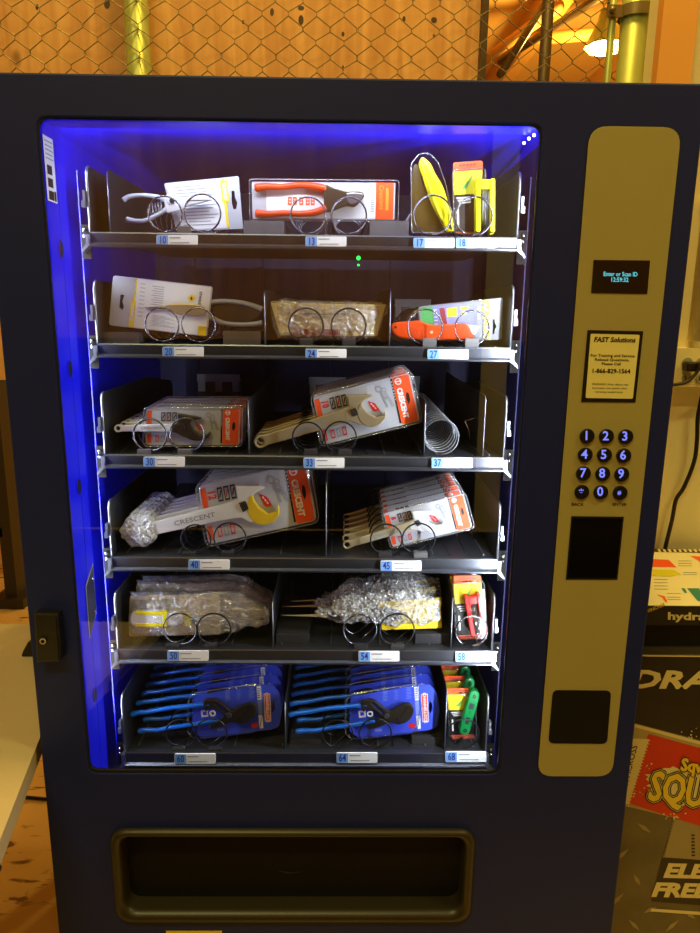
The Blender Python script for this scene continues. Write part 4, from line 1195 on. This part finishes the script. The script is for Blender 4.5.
# ---------- selection 10: white handled snips on a card
Y = .160; f0 = .146
b0 = W((180,236), Y)
t = thing('packaged_snips', 'pale handled snips in front of a white card at selection 10', 'snips', (b0[0], Y, b0[1]))
Q10 = c('A',(346,115),(654,86),(672,302),(398,312)); T = quadmap(Q10)
q = MB(); q.slab([rnd(Q10, 2.2), rnd([T(.885,.27),T(.925,.27),T(.925,.40),T(.95,.5),T(.925,.62),T(.885,.62),T(.87,.5)], .6)], Y, Y+.0008, 'silverpr', 0)
q.flat([T(.02,.03),T(.78,.03),T(.78,.97),T(.10,.97)], Y-.0004, 'white')
q.flat([T(.76,.02),T(.80,.02),T(.80,.97),T(.76,.97)], Y-.0006, 'yellowpr')
q.flat([T(.74,.06),T(.84,.06),T(.84,.48),T(.74,.48)], Y-.0008, 'yellowpr')
q.text('STANLEY', T(.79,.27), 3.8, 'white', Y-.0012, rot=84, bold=.02, wx=.8)
for k in range(13): q.flat([T(.12+(k%2)*.04,.10+k*.065),T(.66-(k%3)*.06,.10+k*.065),T(.66-(k%3)*.06,.118+k*.065),T(.12+(k%2)*.04,.118+k*.065)], Y-.0008, 'greyink')
q.build('card', t)
def grip(pts, r0, mt, name, par, Yc, seg=12, taper=.25):
    P3 = smooth([w3(p, Yc) for p in pts], 30, False); n = len(P3)
    rr_ = [r0*(1-taper*math.sin(i/n*math.pi)) for i in range(n)]; rr_[0] = r0*.55
    return MB().tube(P3, rr_, mt, seg).build(name, par)
grip(c('A',(178,187),(200,172),(245,165),(300,168),(345,180),(372,205)), .0046, 'whitegrip', 'handle', t, f0)
grip(c('A',(190,263),(225,270),(270,268),(320,245),(365,218)), .0046, 'whitegrip', 'handle', t, f0)
hq = MB(); hq.slab([rnd(c('A',(345,165),(372,160),(388,190),(400,205),(420,180),(500,165),(545,182),(500,196),(450,205),(408,228),(360,238),(350,215)), 1.2)], f0-.004, f0+.004, 'chromew', .0012)
hq.slab([c('A',(440,186),(540,182),(540,184),(440,190))], f0-.0044, f0, 'ink', 0)
hd = hq.build('blades', t)
pq = MB(); pq.slab([circ(W(c('A',(380,188))[0], f0-.004), .0042, 14)], f0-.0062, f0-.002, 'ink', .0005, px=False); pq.build('pivot_bolt', hd)
sp = []
for k in range(60):
    u = k/59; a = u*5*2*math.pi; cx_, cy_ = lerp(c('A',(285,222))[0], c('A',(345,210))[0], u)
    x, z = W((cx_, cy_), f0); sp.append((x, f0+.006*math.cos(a), z+.008*math.sin(a)))
MB().tube(sp, .0009, 'steel', 6).build('spring', t)
settle(t, 0)

# ---------- selection 13: orange handled tool in a long box
Y = .160
b0 = W((325,222), Y)
t = thing('boxed_cutter', 'orange handled cutting tool in a long clear pack at selection 13', 'cutter', (b0[0], Y, b0[1]))
Q = c('B',(48,92),(640,96),(636,248),(52,246)); T = quadmap(Q)
q = MB(); q.slab([rnd(Q, 1.5)], Y, Y+.001, 'silverpr', 0)
q.flat([T(.10,.03),T(.865,.03),T(.865,.97),T(.10,.97)], Y-.0004, 'white')
q.flat([T(.865,.0),T(.99,.0),T(.99,1),T(.865,1)], Y-.0004, 'orange')
q.text('Crescent', T(.905,.40), 4.6, 'amber', Y-.0009, rot=90, bold=.01, wx=1.0)
q.flat([T(.935,.15),T(.955,.15),T(.955,.75),T(.935,.75)], Y-.0009, 'amber')
for k in range(12): q.flat([T(.83,.10+k*.06),T(.855,.10+k*.06),T(.855,.13+k*.06),T(.83,.13+k*.06)], Y-.0007, 'greyink')
for (u0, dk) in ((.25,0),(.285,1),(.33,2),(.375,0),(.41,1)):
    q.slab([[T(u0,.40),T(u0+.028,.40),T(u0+.028,.62),T(u0,.62)],[T(u0+.008,.45),T(u0+.02,.45),T(u0+.02,.49),T(u0+.008,.49)],[T(u0+.008,.53),T(u0+.02,.53),T(u0+.02,.57),T(u0+.008,.57)]], Y-.0008, Y-.0005, 'orange', 0)
q.build('card', t)
f0 = Y-.016
for pts in (((60,118),(110,112),(170,114),(240,106),(300,110),(355,122)), ((62,222),(110,226),(180,222),(250,224),(310,218),(355,200))):
    P3 = smooth([w3(p, f0+.008) for p in c('B', *pts)], 30, False); n = len(P3)
    MB().tube(P3, [.0072*(1-.3*math.sin(i/n*math.pi)) if i else .004 for i in range(n)], 'orange2', 12).build('handle', t)
hq = MB(); hq.slab([smooth(c('B',(348,108),(390,118),(440,130),(500,132),(512,150),(490,180),(470,195),(440,190),(400,205),(365,216),(348,205)), 50)], f0+.002, f0+.012, 'gun', .002)
hq.slab([smooth(c('B',(440,140),(500,140),(505,155),(480,178),(450,182)), 24)], f0+.001, f0+.006, 'steel', .001)
hq.build('cutting_head', t)
bq = MB(); dome(bq, rnd(c('B',(38,82),(655,88),(650,256),(42,252)), 2.5, 4), Y-.0008, .018, 'blister', inset=.985, fl=1.0); bq.build('blister', t)
t.location.z += .001

# ---------- selection 17: yellow knife
Y = .148
b0 = W((432,236), Y)
t = thing('yellow_utility_knife', 'bright yellow curved knife standing upright at selection 17', 'knife', (b0[0], Y, b0[1]))
q = MB()
def strip_solid(left, right, Yf, Yb, mt, n=26):
    """rounded solid between a left and a right outline"""
    Lp = resample_open(smooth([tuple(p) for p in left], 30, False), n); Rp = resample_open(smooth([tuple(p) for p in right], 30, False), n)
    mb = MB(); rows = []
    for i in range(n):
        a, b = W(Lp[i], Yf), W(Rp[i], Yf); cx, cz = (a[0]+b[0])/2, (a[1]+b[1])/2; hx, hz = (b[0]-a[0])/2, (b[1]-a[1])/2
        ym, ty = (Yf+Yb)/2, (Yb-Yf)/2; row = []
        for k in range(16):
            an = 2*math.pi*k/16; ca, sa = math.cos(an), math.sin(an)
            ca = math.copysign(abs(ca)**.7, ca); sa = math.copysign(abs(sa)**.7, sa)
            row.append((cx+hx*ca, ym-ty*sa, cz+hz*ca))
        rows.append(row)
    mb.grid(rows, mt, True, True)
    mb.add(rows[0], [tuple(range(16))], mt); mb.add(rows[-1], [tuple(reversed(range(16)))], mt)
    return mb
def resample_open(L, n):
    seg = [math.hypot(L[i+1][0]-L[i][0], L[i+1][1]-L[i][1]) for i in range(len(L)-1)]; tot = sum(seg); out = []; i = 0; acc = 0
    for k in range(n):
        tt = tot*k/(n-1)
        while i < len(seg)-1 and acc+seg[i] < tt: acc += seg[i]; i += 1
        u = (tt-acc)/seg[i] if seg[i] else 0; out.append(lerp(L[i], L[i+1], min(u, 1)))
    return out
mb = strip_solid(c('C',(140,58),(130,90),(150,150),(170,215),(200,290),(235,350),(256,390)), c('C',(152,55),(185,82),(205,125),(238,180),(262,250),(282,320),(290,388)), Y-.014, Y, 'yellow')
kb = mb.build('handle', t)
mb = MB(); mb.slab([c('C',(138,80),(146,84),(210,260),(245,345),(238,350),(200,270))], Y-.0152, Y-.012, 'yelgreen', .0005)
mb.build('grip_ridge', kb)
mb = MB(); mb.slab([rnd(c('C',(262,362),(276,360),(280,384),(270,380)), .5)], Y-.0148, Y-.010, 'ink', 0); mb.build('lanyard_hole', kb)
mb = MB(); mb.slab([smooth(c('C',(100,120),(125,92),(150,180),(190,280),(225,350),(240,392),(112,392),(98,300)), 40)], Y+.001, Y+.004, mat('brown_tinted_card', (80,64,14), .4), .0005); mb.build('backing_card', t)  # flat dark brown piece behind the yellow handle
bq = MB(); dome(bq, rnd(c('C',(96,90),(130,45),(175,40),(215,80),(250,180),(280,330),(284,393),(98,393)), 4, 4), Y, .018, 'blister', inset=.96, fl=1.02); bq.build('blister', t)
settle(t, 0)

# ---------- selection 20: pliers behind a white card
Y = .152
b0 = W((160,336), Y)
t = thing('carded_pliers', 'grey handled pliers behind a tilted white card at selection 20', 'pliers', (b0[0], Y, b0[1]))
Q = c('D',(122,56),(490,98),(468,282),(106,240)); T = quadmap(Q)
q = MB(); q.slab([rnd(Q, 3), rnd([T(.09,.37),T(.13,.36),T(.115,.50),T(.135,.60),T(.125,.67),T(.09,.63)], .4)], Y, Y+.0008, 'silverpr', 0)
q.flat([T(.235,.015),T(.985,.015),T(.985,.985),T(.235,.985)], Y-.0004, 'white')
q.flat([T(.228,.015),T(.245,.015),T(.245,.985),T(.228,.985)], Y-.0006, 'yellowpr')
q.flat([T(.20,.46),T(.25,.46),T(.25,.98),T(.20,.98)], Y-.0008, 'yellowpr')
q.text('STANLEY', T(.225,.70), 3.0, 'white', Y-.0012, rot=-84, bold=.03, wx=.9)
q.flat([T(.90,.80),T(.985,.80),T(.985,.985),T(.90,.985)], Y-.0006, 'yellowpr')
q.flat([T(.80,.20),T(.84,.28),T(.80,.36),T(.76,.28)], Y-.0008, 'yellowpr')
q.flat([T(.79,.25),T(.81,.25),T(.81,.31),T(.79,.31)], Y-.001, 'ink')
q.text('STANLEY', T(.885,.28), 2.6, 'ink', Y-.0008, rot=97, bold=.02, wx=1)
for k in range(9):
    q.flat([T(.40+(k%2)*.02,.12+k*.045),T(.52,.12+k*.045),T(.52,.132+k*.045),T(.40+(k%2)*.02,.132+k*.045)], Y-.0008, 'greyink')
    q.flat([T(.28,.10+k*.08),T(.33,.10+k*.08),T(.33,.112+k*.08),T(.28,.112+k*.08)], Y-.0008, 'greyink')
    q.flat([T(.42+(k%2)*.02,.70+k*.025),T(.56+(k%3)*.05,.70+k*.025),T(.56+(k%3)*.05,.708+k*.025),T(.42+(k%2)*.02,.708+k*.025)], Y-.0008, 'greyink')
q.build('card', t)
q = MB(); q.slab([smooth(c('D',(310,172),(330,162),(400,160),(450,168),(462,190),(440,206),(380,204),(330,190)), 30)], Y-.008, Y-.001, 'bronze', .002)
q.slab([smooth(c('D',(242,172),(312,168),(322,176),(312,182),(245,176)), 20)], Y-.007, Y-.002, 'steel', .001)
q.build('jaws', t)
Yh = Y+.005
for pts in (((455,168),(490,155),(540,152),(600,158),(650,172),(672,182)), ((455,195),(490,215),(530,232),(590,238),(640,236),(672,232))):
    grip(c('D', *pts), .0052, 'greygrip', 'handle', t, Yh)
q = MB(); q.slab([smooth(c('D',(500,168),(560,160),(650,180),(670,196),(620,228),(540,226),(500,206)), 30)], Yh+.001, Yh+.004, 'darkgrip', .001); q.build('inner_grip', t)

# ---------- crumpled clear wrap around things
# selection 24
def wrapped(label, cat, name, out, Yf, Yb, row, core, group=None, wrapm='wrap', nz=.004, loc=None, nf=40, seed=0, p=3.2):
    cx = sum(p_[0] for p_ in out)/len(out); by = max(p_[1] for p_ in out); b0 = W((cx, by), Yf)
    t = thing(name, label, cat, (b0[0], (Yf+Yb)/2, b0[1]), group)
    core(t)
    MB().puff(out, Yf, Yb, wrapm, p=p, rings=30, n=170, nz=nz, nf=nf, seed=seed).build('clear_wrap', t)
    if row != 4 or name != 'wrapped_file': settle(t, row)
    return t
def core24(t):
    Yf = .134
    Q = c('E',(95,200),(635,208),(592,355),(140,352)); T = quadmap(Q)
    q = MB(); q.slab([Q], Yf, Yf+.020, 'tan', .001)
    q.flat([T(.12,.78),T(.62,.80),T(.62,.98),T(.12,.96)], Yf-.0006, 'maroon')
    for k in range(14): q.flat([T(.28+k*.03,.30),T(.30+k*.03,.30),T(.30+k*.03,.345),T(.28+k*.03,.345)], Yf-.0006, 'ink')
    q.build('box', t)
t = wrapped('foremost tan box in crinkled clear wrap at selection 24', 'wrapped box', 'wrapped_box', c('E',(92,200),(160,190),(300,198),(500,202),(648,205),(640,250),(604,340),(596,368),(440,372),(280,366),(128,362),(98,300)), .129, .160, 1, core24, 'wrapped boxes of selection 24', nz=.006, nf=75)
copy_tree(t, (-.004, .042, .0035), 'second tan wrapped box just showing above the first at selection 24')

# selection 27: orange knife in front of grey card
Y = .158
b0 = W((460,336), Y)
t = thing('carded_utility_knife', 'orange utility knife on a grey and lavender card at selection 27', 'knife', (b0[0], Y, b0[1]))
Q = c('F',(186,208),(566,166),(560,356),(200,362)); T = quadmap(Q)
q = MB(); q.slab([rnd(Q, 2.5), rnd([T(.885,.50),T(.905,.50),T(.91,.60),T(.935,.68),T(.91,.76),T(.905,.86),T(.885,.86)], .4)], Y, Y+.0008, 'cardgrey', 0)
q.flat([T(.02,.03),T(.16,.03),T(.16,.97),T(.02,.97)], Y-.0004, 'greenpr')
q.flat([T(.16,.03),T(.70,.03),T(.64,.97),T(.16,.97)], Y-.0004, 'lav')
q.flat([T(.24,.10),T(.30,.10),T(.33,.6),T(.27,.6)], Y-.0008, 'maroon')
q.flat([T(.33,.12),T(.45,.12),T(.45,.36),T(.33,.36)], Y-.0008, 'yellowpr')
q.flat([T(.49,.12),T(.59,.12),T(.58,.20),T(.49,.20)], Y-.0008, 'yellowpr'); q.flat([T(.51,.24),T(.57,.24),T(.56,.34),T(.51,.34)], Y-.0008, 'yellowpr')
for k in range(5): q.flat([T(.17,.12+k*.1),T(.215,.12+k*.1),T(.215,.15+k*.1),T(.17,.15+k*.1)], Y-.0008, 'white')
for k in range(6): q.flat([T(.70,.15+k*.06),T(.73,.15+k*.06),T(.73,.17+k*.06),T(.70,.17+k*.06)], Y-.0008, 'white')
q.text('STANLEY', T(.80,.50), 6.4, 'yellowpr', Y-.0008, rot=88, bold=.05, wx=1.06)
q.build('card', t)
kf = Y-.014
q = MB(); q.slab([smooth(c('F',(60,290),(92,276),(150,272),(190,270),(225,284),(262,290),(330,286),(402,284),(425,320),(434,350),(380,356),(280,358),(180,356),(130,352),(95,345),(70,325)), 80)], kf, Y-.003, 'orange2', .003)
kn = q.build('knife_body', t)
q = MB()
for k in range(6): q.slab([c('F',(140+k*12,298),(144+k*12,296),(168+k*12,340),(164+k*12,342))], kf-.0008, kf+.001, 'orange', .0002)
q.build('grip_ribs', kn)
q = MB(); q.slab([circ(W(c('F',(242,322))[0], kf), .0028, 14)], kf-.001, kf+.001, 'brass', .0003, px=False); q.build('screw', kn)
q = MB(); q.slab([rnd(c('F',(290,288),(325,284),(328,292),(292,297)), .5)], kf-.003, kf+.002, 'redor', .0006); q.build('blade_slider', kn)
q = MB(); q.slab([c('F',(402,288),(462,296),(440,332),(428,330))], kf+.004, kf+.0055, 'white', 0); q.build('blade', kn)
q = MB(); q.slab([circ(W(c('F',(82,300))[0], kf), .0022, 10)], kf-.0006, kf+.001, 'ink', 0, px=False); q.build('lanyard_hole', kn)
bq = MB(); dome(bq, rnd(c('F',(184,208),(480,176),(478,350),(190,358)), 3, 4), Y-.001, .004, 'blister', inset=.96, fl=1.0); bq.build('blister', t)
settle(t, 1); t.location.x -= .004

# selection 50: wrapped carded tools
def core50(t):
    Yf = .146
    Q = c('K',(108,96),(438,86),(445,236),(106,244)); T = quadmap(Q)
    q = MB(); q.slab([rnd(Q, 2)], Yf, Yf+.001, 'tan', 0)
    q.flat([T(.02,.10),T(.55,.08),T(.55,.30),T(.02,.34)], Yf-.0005, mat('olive_grey_print', (120,118,70), .5))
    q.slab([circ(T(.22,.24), 2.2, 14)], Yf-.001, Yf-.0006, 'yellowpr', 0)
    q.build('card', t)
    k = MB(); k.slab([smooth(c('K',(118,158),(200,150),(240,158),(300,165),(300,200),(240,205),(200,208),(118,204)), 40)], Yf-.014, Yf-.002, 'white', .003)
    h = k.build('tool_handle', t)
    k = MB(); k.slab([c('K',(130,152),(240,154),(240,166),(130,164))], Yf-.015, Yf-.003, 'yellow', .001); k.slab([c('K',(130,196),(240,196),(240,208),(130,208))], Yf-.015, Yf-.003, 'yellow', .001)
    k.slab([c('K',(230,154),(244,154),(244,208),(230,208))], Yf-.0155, Yf-.003, 'yellow', .001)
    k.build('yellow_grip', h)
    k = MB(); k.slab([rnd(c('K',(104,165),(128,160),(128,200),(104,196)), 1.2)], Yf-.013, Yf-.003, 'cardgrey', .001); k.build('end_cap', h)
    k = MB(); k.tube([w3(p, Yf-.008) for p in c('K',(300,182),(600,176))], .003, 'steel', 8); k.build('shaft', t)
    k = MB(); k.slab([smooth(c('K',(310,168),(330,165),(332,200),(312,202)), 16)], Yf-.013, Yf-.004, 'yellow', .001); k.build('collar', t)
t = wrapped('foremost yellow handled tool on tan card in crinkled wrap at selection 50', 'wrapped tool', 'wrapped_screwdriver', c('K',(104,92),(200,92),(330,92),(450,80),(520,100),(580,135),(622,155),(618,200),(606,214),(540,215),(490,240),(430,248),(300,246),(200,248),(106,246),(100,170)), .130, .159, 4, core50, 'wrapped tools of selection 50', nz=.007, nf=75, seed=3)
copy_tree(t, (.0, .040, .0045), 'second wrapped tool of the selection 50 stack showing a black knob', rot=.02)
copy_tree(t, (.0, .080, .001), 'third wrapped tool farthest back in the selection 50 stack')

# selection 54: bubble wrapped files
def core54(Yf, tip, tail):
    def f(t):
        q = MB(); a, b = tip, tail
        q.slab([[a, (a[0]+40, a[1]-1.2), (b[0], b[1]-2), (b[0], b[1]+2), (a[0]+40, a[1]+1.4)]], Yf+.006, Yf+.010, 'brass', .0008); q.build('file_blade', t)
        q = MB(); q.slab([rnd([(b[0]+40,b[1]-14),(b[0]+102,b[1]-18),(b[0]+104,b[1]+12),(b[0]+44,b[1]+14)], 1.5)], Yf+.012, Yf+.013, 'yellowpr', 0)
        q.flat(rect(b[0]+97.5, b[1]-9, b[0]+100, b[1]+3), Yf+.0115, 'ink'); q.build('card', t)
        q = MB(); q.slab([smooth([(b[0]-5,b[1]-4),(b[0]+30,b[1]-7),(b[0]+60,b[1]-5),(b[0]+60,b[1]+5),(b[0]+30,b[1]+7),(b[0]-5,b[1]+4)], 24)], Yf+.001, Yf+.011, 'darkgrip', .003); q.build('handle', t)
    return f
sh = lambda pts, dx, dy: [(a+dx, b+dy) for a, b in pts]
o54 = c('L',(130,145),(180,128),(215,100),(270,95),(330,85),(400,78),(470,100),(496,112),(498,168),(450,182),(400,178),(362,190),(320,178),(270,172),(205,180),(185,170),(140,158))
t = wrapped('foremost file in bubble wrap with its long tip pointing left at selection 54', 'wrapped file', 'wrapped_file', o54, .130, .159, 4, core54(.136, c('L',(33,148))[0], (338,616)), 'bubble wrapped files of selection 54', 'bubble',   .008, nf=75, seed=5, p=2.2)
copy_tree(t, (-.003, .040, .004), 'second bubble wrapped file behind the foremost one at selection 54', rot=-.02)
copy_tree(t, (.012, .080, .003), 'third bubble wrapped file at the back of selection 54', rot=-.05)
#PRODUCTS-END

# ================================================================= LIGHT
w = bpy.data.worlds.new('W'); SC.world = w; w.use_nodes = True
bg = w.node_tree.nodes['Background']; bg.inputs[0].default_value = (1.0, .68, .14, 1); bg.inputs[1].default_value = .36
def area(name, loc, rot, sx, sy, power, col, parent=None):
    l = bpy.data.lights.new(name, 'AREA'); l.shape = 'RECTANGLE'; l.size = sx; l.size_y = sy; l.energy = power; l.color = col
    o = bpy.data.objects.new(name, l); COL.objects.link(o); o.location = loc; o.rotation_euler = rot
    if parent is not None:
        o.parent = parent; o.location = Vector(loc)-Vector(parent['_o'])
    return o
def aim(o, d): o.rotation_euler = Vector(d).to_track_quat('-Z', 'Y').to_euler()
hgt = wz1-wz0-.04
o = area('led_light', (lsx, .0155, (wz0+wz1)/2), (0,0,0), .010, hgt, 8.2, (.86,.93,1.0), VM); aim(o, (-.82, .57, 0))
o = area('led_light', (wx0-.006, .0935, (wz0+wz1)/2), (0,0,0), .008, hgt, 3.6, (.82,.9,1.0), VM); aim(o, (.85, .53, 0))
o = area('led_light', ((wx0+wx1)/2, .0715, wz1+.006), (0,0,0),   .55, .010, 1.3, (.84,.92,1.0), VM); o.rotation_euler = (math.radians(60), 0, 0)
o = area('ceiling_lamp', (-.9, -2.2, 4.4), (0,0,0), 1.2, .3, 64, (1,.93,.32))  # unseen area lights without fixtures, stand in for the room lighting
o = area('ceiling_lamp', (2.4, -1.2, 4.4), (0,0,0), 1.2, .3, 44, (1,.95,.30))
o = area('ceiling_lamp', (.3, .15, 4.2), (0,0,0), .6, .3, 60, (1,.60,.10)); aim(o, (0,.35,-1))  # added unseen light for the fence and plywood
o = area('ceiling_lamp', (-1.3, -.1, 4.3), (0,0,0), .6, .3, 10, (1,.76,.24))  # added unseen light to brighten the table
for i, o in enumerate([x for x in COL.objects if x.type == 'LIGHT' and x.name.startswith('ceiling_lamp')]):
    o['label'] = ['unseen warm area light behind the viewer on the left', 'unseen warm area light to the right of the viewer', 'added warm area light over the fence', 'added warm area light over the white table'][i]; o['category'] = 'lamp'
p = bpy.data.lights.new('lamp_light', 'POINT'); p.energy = 420; p.color = (1,.66,.14); p.shadow_soft_size = .15
po = bpy.data.objects.new('lamp_light', p); COL.objects.link(po); hb = [x for x in COL.objects if x.name == 'high_bay_lamp'][0]
po.parent = hb; po.location = (0,0,-.25)

# ================================================================= CAMERA
cam = bpy.data.cameras.new('camera'); cam.sensor_fit = 'HORIZONTAL'; cam.sensor_width = 36; cam.lens = 36*FPX/700; cam.clip_start = .02
co = bpy.data.objects.new('camera', cam); COL.objects.link(co)
mtx = Matrix(((RT.x, -DN.x, -FW.x, 0), (RT.y, -DN.y, -FW.y, -D), (RT.z, -DN.z, -FW.z, CZ), (0,0,0,1)))
co.matrix_world = mtx
SC.camera = co
SC.view_settings.view_transform = 'Standard'; SC.view_settings.look = 'None'; SC.view_settings.gamma = 1
SC.view_settings.exposure = 0.0; SC.view_settings.use_curve_mapping = False
SC.cycles.transparent_max_bounces = 40
SC.cycles.max_bounces = 8
SC.cycles.sample_clamp_indirect = 4
for o in COL.objects:
    if '_o' in o: del o['_o']
